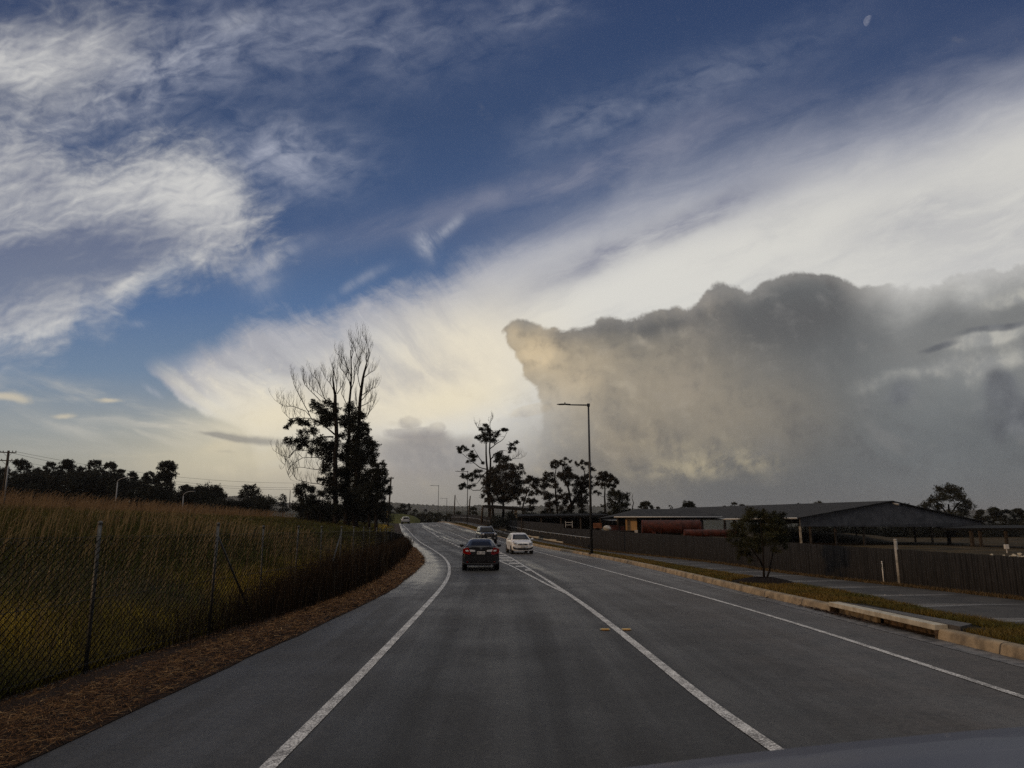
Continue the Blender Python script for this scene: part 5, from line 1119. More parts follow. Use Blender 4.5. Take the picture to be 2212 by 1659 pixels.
# low grey-roofed building with the cream wall
def at_z(px, py, Y): return at(px, py, Y)
e0, e1 = at(1326, 1115.5, 80), at(1560, 1118, 80); r0_, r1_ = at(1376, 1099.5, 88), at(1497, 1099, 88); o0 = Vector((e0.x, 80, 0)); ez = 3.15
house = thing('low_shed', 'low grey hip-roofed shed with a cream end wall, left of the long shed', 'shed', o0)
bm = bmesh.new(); E0 = Vector((0, 0, ez)); E1 = Vector((e1.x - e0.x, 0, ez - .02)); R0 = Vector((r0_.x - e0.x, 8, r0_.z)); R1 = Vector((r1_.x - e0.x, 8, r0_.z)); E3 = Vector((0, 16, ez)); E2 = Vector((E1.x, 16, ez))
for pts in ((E0, E1, R1, R0), (E1, E2, R1), (E2, E3, R0, R1), (E3, E0, R0)): quad(bm, *pts)
quad(bm, E0 - Vector((0, 0, .06)), E3 - Vector((0, 0, .06)), E2 - Vector((0, 0, .06)), E1 - Vector((0, 0, .06))); obj('roof', bm, M['roof'], house)
bm = bmesh.new(); tube(bm, [E0 + Vector((0, -.08, -.03)), E1 + Vector((0, -.08, -.03))], .07, 6); obj('gutter', bm, M['gutter'], house)
cw0, cw1 = at(1352, 1130, 81).x - o0.x, at(1376, 1130, 81).x - o0.x
bm = bmesh.new(); box(bm, ((cw0 + cw1) / 2, 1.1, ez / 2 - .05), (cw1 - cw0, .15, ez - .1)); obj('end_wall', bm, M['cream'], house)
bm = bmesh.new(); box(bm, ((cw0 * .4 + cw1 * .6) - .1, 1.0, .9), (.5, .06, 1.5)); obj('doorway', bm, M['dark'], house)  # black panel stands in for the shaded opening
bm = bmesh.new(); box(bm, (cw1 - .12, .98, 1.0), (.35, .05, 1.4)); obj('door_leaf', bm, M['white'], house)
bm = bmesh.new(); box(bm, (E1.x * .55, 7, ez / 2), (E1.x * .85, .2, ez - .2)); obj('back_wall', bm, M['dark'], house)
for k in (0.02, .42, .75): bm = bmesh.new(); box(bm, (E1.x * k + .2, .3, ez / 2 - .05), (.14, .14, ez - .1)); obj('post', bm, M['timber'], house)
# long low dark roof behind the gums
d0, d1 = at(1120, 1116, 96), at(1316, 1112.5, 96); o0 = Vector((d0.x, 96, 0)); lw = thing('low_shed', 'long dark flat-roofed shed behind the many-stemmed gum', 'shed', o0)
bm = bmesh.new(); slab(bm, [(0, 0, d0.z + .1), (d1.x - d0.x, 0, d0.z + .2), (d1.x - d0.x, 9, d0.z + .6), (0, 9, d0.z + .5)], .25); obj('roof', bm, M['dark'], lw)
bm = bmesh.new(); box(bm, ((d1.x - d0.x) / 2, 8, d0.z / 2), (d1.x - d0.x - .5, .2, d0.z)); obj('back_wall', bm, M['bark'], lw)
for k in range(5): bm = bmesh.new(); box(bm, ((d1.x - d0.x) * (k + .15) / 4.6, .3, d0.z / 2), (.16, .16, d0.z)); obj('post', bm, M['timber'], lw)
# open shelter with the sloping slab roof
s0, s1 = at(1043, 1091, 124), at(1135, 1099, 118); o0 = Vector((s0.x, 124, 1.5)); shl = thing('open_shelter', 'open shelter with a dark sloping slab roof behind the dense tree', 'shelter', o0)
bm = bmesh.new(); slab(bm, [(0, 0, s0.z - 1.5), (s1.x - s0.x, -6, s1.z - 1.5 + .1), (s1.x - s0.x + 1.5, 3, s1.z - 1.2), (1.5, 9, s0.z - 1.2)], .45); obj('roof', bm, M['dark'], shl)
for k, w in ((.15, .22), (.66, .26), (.74, .42), (.93, .2)):
    bm = bmesh.new(); q = Vector(((s1.x - s0.x) * k + .3, -6 * k + .7, 0)); zt_ = (s0.z + (s1.z - s0.z) * k) - 1.5; box(bm, (q.x, q.y, zt_ / 2 - .5), (w, w, zt_ + .8)); obj('post', bm, M['conc'] if w > .4 else M['timber'], shl)
# rusty tanks
def tank(name, label, x0, x1, yt, yb_, Y, open_end=False):
    a, b2 = at(x0, (yt + yb_) / 2, Y), at(x1, (yt + yb_) / 2, Y); r = (yb_ - yt) / 2 / F * Y; L_ = b2.x - a.x; root = thing(name, label, 'tank', (a.x, Y, a.z - r), R(-6))
    bm = bmesh.new(); lathe(bm, [(r * .86, .02), (r * .97, .0), (r, .12), (r, L_ * .5), (r, L_ - .12), (r * .8, L_), (r * .4, L_ + .08), (.01, L_ + .1)], 'X', 28, (0, 0, r)); obj('shell', bm, M['rust'], root)
    for k in (.02, .33, .66, .97): bm = bmesh.new(); lathe(bm, [(r * 1.0, -.05), (r * 1.03, -.04), (r * 1.03, .04), (r * 1.0, .05)], 'X', 28, (L_ * k, 0, r)); obj('hoop', bm, M['rust'], root)
    for k in (.2, .8): bm = bmesh.new(); box(bm, (L_ * k, 0, -.1 - a.z / 2 + r * .5 if a.z > 1 else 0), (.3, r * 1.6, max(.3, a.z))); obj('cradle', bm, M['rust'], root)
tank('rusty_tank', 'large dark red rusted cylindrical tank behind the fence, beside the cream wall', 1386, 1512, 1124, 1152, 62)
tank('rusty_tank', 'longer slimmer rusted red cylinder right of the large tank', 1477, 1590, 1144, 1159, 52)
# small yard things
def crate(name, label, px, py, w, h, Y, mt, cat):
    a = at(px, py, Y); root = thing(name, label, cat, (a.x, Y, a.z)); W_, H_ = w / F * Y, h / F * Y; D_ = W_ * .8
    bm = bmesh.new(); n = 4
    for i in range(n):
        zc = H_ * (i + .5) / n
        for s_ in (-1, 1): box(bm, (0, s_ * D_ / 2, zc), (W_, .04, H_ / n * .8)); box(bm, (s_ * W_ / 2, 0, zc), (.04, D_ - .05, H_ / n * .8))
    obj('slats', bm, mt, root)
    bm = bmesh.new()
    for sx_ in (-1, 1):
        for sy_ in (-1, 1): box(bm, (sx_ * (W_ / 2 - .06), sy_ * (D_ / 2 - .06), H_ / 2 - .4), (.08, .08, H_ + .8))
    obj('frame', bm, M['timber'], root)
rr = speck('faded_orange_brown', (.12, .045, .02), (.24, .10, .05), 3, .8, .2)
crate('crate', 'orange-brown slatted crate behind the fence, nearest the tall street lamp', 1291, 1141, 16, 11, 72, rr, 'crate')
crate('crate', 'dark red crate between the white sack and the cream wall', 1325, 1146, 19, 11, 70, M['rust'], 'crate')
crate('crate', 'small red crate touching the cream wall', 1343, 1146, 11, 9, 70, M['rust'], 'crate')
a = at(1312, 1144.5, 68); bm = bmesh.new(); bmesh.ops.create_icosphere(bm, subdivisions=3, radius=.32)
for v in bm.verts: v.co = Vector((v.co.x * 1.2, v.co.y, v.co.z * .8)) * (1 + .25 * mnoise.noise(v.co * 4))
sk = obj('sack', bm, flat('white_sack', (.38, .36, .32), .8)); sk.location = (a.x, 68, a.z + .15); tag(sk, 'crumpled white sack on the pile behind the fence between the crates', 'sack')
bm = bmesh.new(); box(bm, (0, 0, -.3), (3.6, 1.0, .8), bev=.15); pl2 = obj('timber_pile', bm, M['bark']); pl2.location = (a.x + .4, 68.2, a.z - .15); tag(pl2, 'dark pile of timber under the white sack behind the fence', 'timber pile')
a = at(1229, 1136, 90); bm = bmesh.new()
for k in (-.42, .42): box(bm, (k, 0, .2), (.05, .05, .8))
box(bm, (0, 0, .42), (.95, .05, .05)); box(bm, (0, 0, .12), (.95, .05, .05)); wf = obj('gate_frame', bm, M['white']); wf.location = (a.x, 90, a.z); tag(wf, 'small white rail frame seen over the fence below the many-stemmed gum', 'rail frame')
a = at(1098, 1103.5 + 30, 112); bm = bmesh.new(); box(bm, (0, 0, 0), (.4, .12, 1.6), rz=.2, bev=.02); wb = obj('board', bm, M['cream']); wb.location = (at(1153, 1124, 112).x, 112, at(1153, 1124, 112).z); tag(wb, 'pale tan upright board under the gums, right of the open shelter', 'board')
a = at(2174, 1181, 60); bm = bmesh.new(); box(bm, (0, 0, 0), (.32, .2, .36), bev=.02); box(bm, (0, .02, -.5), (.06, .06, .7)); wx = obj('meter_box', bm, M['white']); wx.location = a; tag(wx, 'small white box on a stake in the brown field at right', 'box')
a = at(2195, 1198, 44); bm = bmesh.new()
for i in range(26):
    r = bmesh.ops.create_icosphere(bm, subdivisions=1, radius=random.uniform(.06, .16)); d = Vector((random.uniform(-1.4, 2.2), random.uniform(-.4, .4), random.uniform(-.25, .02)))
    bmesh.ops.translate(bm, vec=d, verts=r['verts'])
    for v in r['verts']: v.co += Vector([random.uniform(-.03, .03) for _ in range(3)])
rb_ = obj('rubble_heap', bm, M['concl']); rb_.location = a; tag(rb_, 'low heap of pale rubble behind the fence at the right edge', 'rubble')
# field mounds seen below the shed roof
def mound(name, x0, x1, yt, Yd, mt, dep=10):
    rows = []
    for k, f in enumerate((0, .35, .7, 1, .9)):
        r_ = []
        for i in range(41):
            px_ = x0 + (x1 - x0) * i / 40; p = at(px_, lerp(yt, px_), Yd); Y2 = Yd - dep * (1 - k / 3) if k < 4 else Yd + dep
            r_.append((p.x * Y2 / Yd, Y2, -.2 + (p.z + .2) * f * (1 if True else 0) + .08 * mnoise.noise(Vector((i * .5, k, 2)))))
        rows.append(r_)
    struct(obj(name, grid_mesh(name, rows), mt))
mound('field_bank', 1690, 2600, [(1690, 1149), (1800, 1150), (1880, 1156), (1950, 1168), (2050, 1172), (2100, 1170), (2212, 1176), (2600, 1184)], 105, M['yard'], 14)
mound('field_bank', 838, 908, [(838, 1110), (870, 1110), (895, 1115), (908, 1123)], 235, speck('olive_field', (.045, .050, .015), (.085, .085, .028), .3, .9, .1), 12)
# moon, seen through the daylight air: sunlit half adds to the sky in front of it
md_ = at(1877.8, 45.4, 9000); bm = bmesh.new(); bmesh.ops.create_uvsphere(bm, u_segments=48, v_segments=32, radius=10.3 / F * (md_ - Vector((0, 0, 2))).length * .9)
for f_ in bm.faces: f_.smooth = True
m, b = mat('moon_surface'); nt = m.node_tree; n_ = nz(objc(), .022, 4, .6)
gm = nt.nodes.new('ShaderNodeNewGeometry'); dt_ = nt.nodes.new('ShaderNodeVectorMath'); dt_.operation = 'DOT_PRODUCT'
nt.links.new(gm.outputs['Normal'], dt_.inputs[0]); dt_.inputs[1].default_value = (-.964, -.266 * math.sin(TH), .266 * math.cos(TH))
lit = ss(E(dt_.outputs['Value']), -.02, .5) * (ss(n_, .35, .65) * .45 + .55) * (1.0 - E(gm.outputs['Backfacing']))
em = nt.nodes.new('ShaderNodeEmission'); em.inputs[0].default_value = (.12, .113, .11, 1); nt.links.new(lit.s, em.inputs[1])
tr_ = nt.nodes.new('ShaderNodeBsdfTransparent'); ad = nt.nodes.new('ShaderNodeAddShader'); nt.links.new(em.outputs[0], ad.inputs[0]); nt.links.new(tr_.outputs[0], ad.inputs[1])
nt.links.new(ad.outputs[0], nt.nodes['Material Output'].inputs['Surface'])
mn_ = obj('moon', bm, m); mn_.location = md_; tag(mn_, 'pale half moon high in the blue sky at right', 'moon')
# ------------------------------------------------------------------ cars (x right, y forward, z up in car space)
def paint(name, c, rough=.28, metal=.3, coat=.6):
    m, b = mat(name); n_ = nz(objc(), 3, 4); setb(b, mixc(ss(n_, .3, .7), (*[v * .9 for v in c], 1), (*c, 1)), rough, metal, .5, coat); return m
M['glass'] = flat('tinted_glass', (.006, .006, .007), .12, .16); M['tyre'] = speck('tyre_rubber', (.010, .010, .010), (.022, .021, .020), 20, .85, .2)
M['alloy'] = flat('alloy_rim', (.35, .35, .36), .3, .5, .8); M['trim'] = flat('black_trim', (.012, .012, .013), .5, .4)
M['chrome'] = flat('chrome', (.7, .7, .7), .12, .5, 1.0); M['tail'] = flat('red_tail_lens', (.20, .006, .004), .12, .6); M['clear'] = flat('clear_lens', (.55, .56, .58), .12, .7)
M['plate'] = flat('number_plate', (.62, .62, .60), .4); M['platetext'] = flat('plate_lettering', (.03, .015, .03), .5)
def loft(bm, st, close=True, cross=None):
    """st: list of (y, [(x, z)...]) half sections from the bottom centre line outwards and up to the top centre line"""
    rings = []
    for y, pr in st:
        r_ = [bm.verts.new((x, y, z)) for x, z in pr] + [bm.verts.new((-x, y, z)) for x, z in reversed(pr[1:-1])]
        rings.append(r_)
    n = len(rings[0])
    for a, b_ in zip(rings, rings[1:]):
        for j in range(n): bm.faces.new((a[j], a[(j + 1) % n], b_[(j + 1) % n], b_[j])).smooth = True
    bm.faces.new(rings[0][::-1]); bm.faces.new(rings[-1])
    bmesh.ops.recalc_face_normals(bm, faces=bm.faces)
def sub(o, lv=2):
    md = o.modifiers.new('smooth', 'SUBSURF'); md.levels = lv; md.render_levels = lv; return o
def make_car(label, cat, loc, rz, S, mp, parts):
    root = thing('car', label, cat, loc, rz)
    L, W, Hh = S['L'], S['W'] / 2, S['H']
    def sec(y, w, zb, zbelt, ztop, k=.0):       # body cross-section
        return (y, [(0, zb), (w * .80, zb), (w * .97, zb + .07), (w, zb + .22), (w, (zb + zbelt) / 2 + .05), (w * .985, zbelt - .06), (w * .90 - k, ztop), (w * .5, ztop + .015), (0, ztop + .025)])
    bm = bmesh.new(); loft(bm, [sec(*q) for q in S['body']]); body = sub(obj('body', bm, mp, root))
    # greenhouse: pillars and roof in body colour, glass panes proud of it
    y0, y1, y2, y3 = S['cab']; zb_, zt_ = S['cabz']; wb, wt = S['cabw']
    bm = bmesh.new(); ring = lambda z, ya, yb, w, c_: [(-w + c_, ya, z), (w - c_, ya, z), (w, ya + c_ * 1.5, z), (w, yb - c_ * 1.5, z), (w - c_, yb, z), (-w + c_, yb, z), (-w, yb - c_ * 1.5, z), (-w, ya + c_ * 1.5, z)]
    levels = [ring(zb_ - .12, y0 - .12, y3 + .12, wb, .10), ring(zb_, y0, y3, wb * .985, .10), ring(zt_ - .10, y1 + (y0 - y1) * .10, y2 + (y3 - y2) * .10, wt * 1.03, .12), ring(zt_ - .02, y1 + .05, y2 - .08, wt * .93, .15), ring(zt_ + .012, y1 + .25, y2 - .3, wt * .7, .15)]
    vr = [[bm.verts.new(v) for v in r_] for r_ in levels]
    for a, b_ in zip(vr, vr[1:]):
        for j in range(8): bm.faces.new((a[j], a[(j + 1) % 8], b_[(j + 1) % 8], b_[j])).smooth = True
    bm.faces.new(vr[0][::-1]); bm.faces.new(vr[-1]).smooth = True; bmesh.ops.recalc_face_normals(bm, faces=bm.faces)
    obj('cabin', bm, mp, root)
    def pane(name, corners, inset=.10, off=.012, bow=0.0):
        c_ = [Vector(v) for v in corners]; n = (c_[1] - c_[0]).cross(c_[3] - c_[0]).normalized(); bm = bmesh.new(); N = 6; g = []
        for i in range(N + 1):
            row = []
            for j in range(N + 1):
                u, v = i / N, j / N; p = (c_[0] * (1 - u) + c_[1] * u) * (1 - v) + (c_[3] * (1 - u) + c_[2] * u) * v
                row.append(bm.verts.new(p + n * (off + bow * math.sin(math.pi * u) ** .8)))
            g.append(row)
        for i in range(N):
            for j in range(N): bm.faces.new((g[i][j], g[i + 1][j], g[i + 1][j + 1], g[i][j + 1])).smooth = True
        r_ = bmesh.ops.extrude_face_region(bm, geom=bm.faces[:]); bmesh.ops.translate(bm, vec=-n * .01, verts=[v for v in r_['geom'] if isinstance(v, bmesh.types.BMVert)])
        return obj(name, bm, M['glass'], root)
    def lerpz(z, a, b_): t = (z - zb_) / (zt_ - .10 - zb_); return a + (b_ - a) * t
    za, zc = zb_ + .03, zt_ - .11; m_ = .93
    yr = lambda z: lerpz(z, y0, y1 + (y0 - y1) * .10); yf = lambda z: lerpz(z, y3, y2 + (y3 - y2) * .10); wx = lambda z: lerpz(z, wb * .985, wt * 1.03) 
    pane('rear_window', [(-wx(za) * .86, yr(za), za), (wx(za) * .86, yr(za), za), (wx(zc) * .86, yr(zc), zc), (-wx(zc) * .86, yr(zc), zc)])
    pane('windscreen', [(wx(za) * .88, yf(za), za), (-wx(za) * .88, yf(za), za), (-wx(zc) * .86, yf(zc), zc), (wx(zc) * .86, yf(zc), zc)])
    for s_ in (-1, 1):
        ym_ = (y1 + y2) / 2 - .1
        for (ya_, yb2, nm) in ((None, ym_ - .04, 'side_window'), (ym_ + .04, None, 'side_window')):
            f0 = (lambda z: yr(z) + .28) if ya_ is None else (lambda z, q=ya_: q); f1 = (lambda z: yf(z) - .28) if yb2 is None else (lambda z, q=yb2: q)
            cs = [(s_ * wx(za), f0(za), za), (s_ * wx(za), f1(za), za), (s_ * wx(zc), f1(zc), zc), (s_ * wx(zc), f0(zc), zc)]
            pane(nm, cs if s_ > 0 else [cs[1], cs[0], cs[3], cs[2]])
        # mirrors
        bm = bmesh.new(); my, mz = y3 - .42, zb_ + .06; bmesh.ops.create_uvsphere(bm, u_segments=14, v_segments=8, radius=1)
        for v in bm.verts: v.co = Vector((v.co.x * .115 + s_ * (W + .09), v.co.y * .07 + my, v.co.z * .085 + mz)); 
        for f_ in bm.faces: f_.smooth = True
        tube(bm, [(s_ * (W - .08), my + .02, mz - .05), (s_ * (W + .06), my, mz - .03)], .022, 6); obj('mirror', bm, S.get('mirror', mp), root)
    # wheels
    R_ = S['R']; tw = .21
    for s_ in (-1, 1):
        for y in S['axles']:
            w = bpy.data.objects.new('wheel', None); link(w, root); w.location = (s_ * (W - .10), y, R_); w.empty_display_size = .1
            bm = bmesh.new(); lathe(bm, [(R_ * .62, -tw / 2), (R_ * .95, -tw / 2), (R_, -tw * .36), (R_, tw * .36), (R_ * .95, tw / 2), (R_ * .62, tw / 2)], 'X', 28); obj('tyre', bm, M['tyre'], w)
            bm = bmesh.new(); lathe(bm, [(.05, s_ * tw * .30 - .01), (.06, s_ * tw * .36 + .0)], 'X', 12)
            for k in range(5): a = 2 * math.pi * k / 5 + .3; tube(bm, [(s_ * tw * .33, .04 * math.cos(a), .04 * math.sin(a)), (s_ * tw * .44, R_ * .6 * math.cos(a), R_ * .6 * math.sin(a))], [.035, .028], 6)
            lathe(bm, [(R_ * .60, -tw * .48), (R_ * .66, -tw * .5), (R_ * .66, tw * .5), (R_ * .60, tw * .48)], 'X', 28); lathe(bm, [(R_ * .58, -.02), (R_ * .58, .02)], 'X', 20); obj('rim', bm, M['alloy'], w)
            bm = bmesh.new(); lathe(bm, [(R_ * 1.13, -.11), (R_ * 1.13, .105)], 'X', 28, (s_ * (W - .10), y, R_ + .02)); obj('wheel_arch', bm, M['trim'], root)
    bm = bmesh.new(); box(bm, (0, (S['axles'][0] + S['axles'][1]) / 2, S['body'][1][2] + .09), (W * 1.6, L * .86, .10), bev=.03); obj('underbody', bm, M['trim'], root)
    parts(root, S); return root
def blob(name, root, mt, pts, y, th, n=1, bev=.008, curvey=0.0):
    """flat-ish panel: polygon (x, z) at depth y, thickness th towards +y; curvey pulls the outer x forwards"""
    bm = bmesh.new(); vs = [bm.verts.new((x, y + curvey * max(0, abs(x) - .4) ** 2, z)) for x, z in pts]; f_ = bm.faces.new(vs)
    r_ = bmesh.ops.extrude_face_region(bm, geom=[f_]); bmesh.ops.translate(bm, vec=(0, th, 0), verts=[v for v in r_['geom'] if isinstance(v, bmesh.types.BMVert)])
    bmesh.ops.recalc_face_normals(bm, faces=bm.faces)
    if bev: bmesh.ops.bevel(bm, geom=bm.edges[:], offset=bev, segments=1, affect='EDGES')
    return obj(name, bm, mt, root)
def text(body, size, loc, parent, mt, rot=(R(90), 0, 0), name='lettering'):
    cu = bpy.data.curves.new(name, 'FONT'); cu.body = body; cu.size = size; cu.align_x = 'CENTER'; cu.align_y = 'CENTER'; cu.extrude = .002
    t = bpy.data.objects.new(name + '_curve', cu); dg = bpy.context.evaluated_depsgraph_get(); COL.objects.link(t); dg.update()
    me = bpy.data.meshes.new_from_object(t.evaluated_get(dg)); COL.objects.unlink(t); bpy.data.objects.remove(t)
    o = obj(name, me, mt, parent); o.location = loc; o.rotation_euler = rot; return o
def sedan_parts(root, S):
    yb = -S['L'] / 2
    for s_ in (-1, 1):
        tl = blob('tail_light', root, M['tail'], [(s_ * .85, 1.00), (s_ * .62, 1.07), (s_ * .56, 1.0), (s_ * .46, .76), (s_ * .58, .73), (s_ * .86, .80)][::s_], yb - .055, .12, curvey=.42)
        blob('reverse_lens', tl, M['clear'], [(s_ * .56, .965), (s_ * .28, .945), (s_ * .27, .865), (s_ * .53, .86)][::s_], yb - .050, .06, curvey=.42)
        blob('indicator_lens', tl, M['clear'], [(s_ * .74, .95), (s_ * .60, .95), (s_ * .57, .88), (s_ * .70, .87)][::s_], yb - .062, .04, curvey=.42)
        blob('rear_reflector', root, M['tail'], [(s_ * .80, .42), (s_ * .60, .42), (s_ * .60, .38), (s_ * .80, .38)][::s_], yb - .03, .04, curvey=.5, bev=.004)
    blob('boot_lid', root, S['paint'], [(-.60, 1.09), (.60, 1.09), (.46, .70), (-.46, .70)], yb - .012, .05, bev=.02)
    blob('bumper', root, S['paint'], [(-.86, .66), (.86, .66), (.87, .50), (.80, .28), (-.80, .28), (-.87, .50)], yb - .045, .12, bev=.035, curvey=.35)
    bm = bmesh.new(); tube(bm, [(-.78, yb + .16, 1.10), (-.5, yb + .01, 1.125), (0, yb - .03, 1.13), (.5, yb + .01, 1.125), (.78, yb + .16, 1.10)], .018, 6); obj('spoiler_lip', bm, S['paint'], root)
    pl_ = blob('number_plate', root, M['plate'], [(-.19, .88), (.19, .88), (.19, .75), (-.19, .75)], yb - .020, .02, bev=.004)
    text('861 SFA', .105, (0, yb - .024, .813), pl_, M['platetext'])
    bm = bmesh.new(); 
    for s_ in (-1, 1): box(bm, (s_ * .038, yb - .02, 1.01), (.016, .012, .085), ry=s_ * .22, bev=.003)
    box(bm, (0, yb - .02, 1.005), (.06, .012, .014), bev=.003); obj('badge', bm, M['chrome'], root)
    blob('lower_valance', root, M['trim'], [(-.74, .34), (.74, .34), (.62, .25), (-.62, .25)], yb - .05, .1, bev=.02)
    bm = bmesh.new(); tube(bm, [(.5, yb - .07, .26), (.5, yb + .2, .26)], .035, 10); obj('exhaust', bm, M['alloy'], root)
def light_glow(*a): pass
def hatch_parts(root, S):      # small white hatch seen from the front
    yf = S['L'] / 2
    def fb(*a, **k): return blob(*a, **k)
    for s_ in (-1, 1):
        hl = blob('headlight', root, M['clear'], [(s_ * .40, .80), (s_ * .50, .70), (s_ * .70, .72), (s_ * .76, .86), (s_ * .72, .93), (s_ * .60, .88)][::-s_], yf + .015, -.08, curvey=-.7)
        bm = bmesh.new(); bmesh.ops.create_uvsphere(bm, u_segments=12, v_segments=8, radius=.065); bmesh.ops.translate(bm, vec=(s_ * .60, yf - .02, .79), verts=bm.verts); obj('bulb', bm, M['chrome'], hl)
        blob('fog_recess', root, M['trim'], [(s_ * .42, .40), (s_ * .76, .54), (s_ * .74, .40), (s_ * .56, .32)][::-s_], yf + .05, -.06, curvey=-.5)
    blob('grille', root, M['trim'], [(-.34, .76), (.34, .76), (.38, .71), (.30, .65), (-.30, .65), (-.38, .71)], yf + .025, -.06, bev=.015)
    gr_ = blob('lower_grille', root, M['trim'], [(-.46, .44), (.46, .44), (.40, .30), (-.40, .30)], yf + .055, -.05, bev=.01)
    blob('bumper', root, S['paint'], [(-.80, .62), (.80, .62), (.81, .45), (.74, .24), (-.74, .24), (-.81, .45)], yf + .03, -.12, bev=.04, curvey=-.35)
    bm = bmesh.new(); tube(bm, [(-.72, yf - .06, .30), (-.5, yf + .03, .25), (.5, yf + .03, .25), (.72, yf - .06, .30)], .02, 6); obj('bumper_lip', bm, S['paint'], root)
    bm = bmesh.new(); tube(bm, [(-.33, yf + .03, .705), (.33, yf + .03, .705)], .008, 5); obj('grille_bar', bm, M['chrome'], root)
    bm = bmesh.new()
    for a in (90, 210, 330): box(bm, (.028 * math.cos(R(a)), yf + .045, .705 + .028 * math.sin(R(a))), (.022, .01, .05), ry=R(90 - a), bev=.002)
    obj('badge', bm, M['chrome'], root)
    pl_ = blob('number_plate', root, M['plate'], [(-.19, .59), (.19, .59), (.19, .49), (-.19, .49)], yf + .06, -.02, bev=.004)
    text('473 XJL', .085, (0, yf + .064, .538), pl_, M['platetext'], (R(90), 0, R(180)))
def jeep_parts(root, S):
    yf = S['L'] / 2
    bm = bmesh.new(); box(bm, (0, yf - .02, .93), (1.12, .07, .24), bev=.02); gr_ = obj('grille', bm, M['trim'], root)
    for k in range(7):
        bm = bmesh.new(); box(bm, ((k - 3) * .115, yf + .022, .93), (.052, .02, .19), bev=.01); obj('grille_slot', bm, M['chrome'], gr_)
    for s_ in (-1, 1):
        bm = bmesh.new(); lathe(bm, [(.105, yf - .06), (.11, yf + .0), (.09, yf + .02), (.01, yf + .03)], 'Y', 20, (s_ * .62, 0, .95)); obj('headlight', bm, M['clear'], root)
        bm = bmesh.new(); tube(bm, [(s_ * .60, -1.5, 1.70), (s_ * .60, -1.2, 1.74), (s_ * .60, .1, 1.74), (s_ * .60, .35, 1.70)], .018, 6); obj('roof_rail', bm, M['alloy'], root)
        bm = bmesh.new(); lathe(bm, [(.05, yf + .02), (.05, yf + .05)], 'Y', 14, (s_ * .58, 0, .55)); obj('fog_lamp', bm, M['clear'], root)
    blob('bumper', root, M['trim'], [(-.88, .74), (.88, .74), (.88, .50), (.80, .36), (-.80, .36), (-.88, .50)], yf + .05, -.14, bev=.04, curvey=-.25)
    pl_ = blob('number_plate', root, M['plate'], [(-.19, .64), (.19, .64), (.19, .53), (-.19, .53)], yf + .07, -.02, bev=.004)
def suv_parts(root, S):
    yb = -S['L'] / 2
    for s_ in (-1, 1): blob('tail_light', root, M['tail'], [(s_ * .82, 1.12), (s_ * .66, 1.06), (s_ * .66, .86), (s_ * .82, .90)][::s_], yb - .02, .06, curvey=.5)
    blob('bumper', root, M['trim'], [(-.86, .56), (.86, .56), (.84, .30), (-.84, .30)], yb - .05, .12, bev=.04, curvey=.3)
    pl_ = blob('number_plate', root, M['plate'], [(-.19, .80), (.19, .80), (.19, .69), (-.19, .69)], yb - .03, .02, bev=.004)
    bm = bmesh.new(); box(bm, (0, yb + .22, 1.585), (1.05, .3, .04), rx=.1, bev=.012); obj('roof_spoiler', bm, S['paint'], root)
civ = paint('dark_maroon_paint', (.014, .0125, .012), .3, .3, .6); whi = paint('white_paint', (.72, .70, .67), .3, .0, .6); blk = paint('black_paint', (.012, .012, .013), .22, .2, .8); sil = paint('silver_white_paint', (.55, .54, .52), .3, .1, .6)
Bs = lambda y, w, zb, zbelt, zt, k=0: (y, w, zb, zbelt, zt, k)
SED = dict(L=4.54, W=1.755, H=1.43, paint=civ, body=[Bs(-2.27, .70, .38, .95, .98), Bs(-2.25, .80, .26, 1.02, 1.08), Bs(-2.10, .862, .22, 1.05, 1.115), Bs(-1.75, .876, .20, 1.04, 1.10), Bs(-1.0, .878, .20, .99, 1.02), Bs(0, .878, .20, .95, .98), Bs(.9, .878, .20, .92, .95), Bs(1.5, .874, .22, .86, .90), Bs(2.0, .84, .24, .76, .80), Bs(2.22, .76, .28, .66, .70), Bs(2.27, .60, .36, .60, .62)],
    cab=(-1.86, -1.02, .42, 1.45), cabz=(1.02, 1.43), cabw=(.80, .585), axles=(-1.33, 1.34), R=.315)
HAT = dict(L=3.8, W=1.665, H=1.51, paint=whi, body=[Bs(-1.90, .66, .40, .95, 1.0), Bs(-1.86, .77, .28, 1.02, 1.06), Bs(-1.6, .82, .22, 1.04, 1.06), Bs(-.8, .832, .20, 1.0, 1.02), Bs(.2, .832, .20, .98, 1.0), Bs(.85, .832, .20, .96, 1.0), Bs(1.3, .826, .20, .90, .95), Bs(1.65, .80, .22, .78, .84), Bs(1.85, .73, .25, .66, .72), Bs(1.90, .58, .32, .58, .60)],
    cab=(-1.80, -1.45, .10, 1.02), cabz=(1.0, 1.50), cabw=(.77, .56), axles=(-1.22, 1.23), R=.285)
JEP = dict(L=4.41, W=1.80, H=1.72, paint=blk, body=[Bs(-2.2, .80, .42, 1.1, 1.12), Bs(-2.15, .86, .34, 1.14, 1.16), Bs(-1.5, .90, .30, 1.14, 1.16), Bs(0, .90, .30, 1.12, 1.14), Bs(.8, .90, .30, 1.10, 1.12), Bs(1.5, .90, .30, 1.08, 1.12), Bs(1.95, .89, .32, 1.04, 1.09), Bs(2.15, .86, .38, .98, 1.02), Bs(2.2, .78, .46, .90, .92)],
    cab=(-2.02, -1.85, .35, .92), cabz=(1.13, 1.71), cabw=(.83, .66), axles=(-1.30, 1.34), R=.35, mirror=blk)
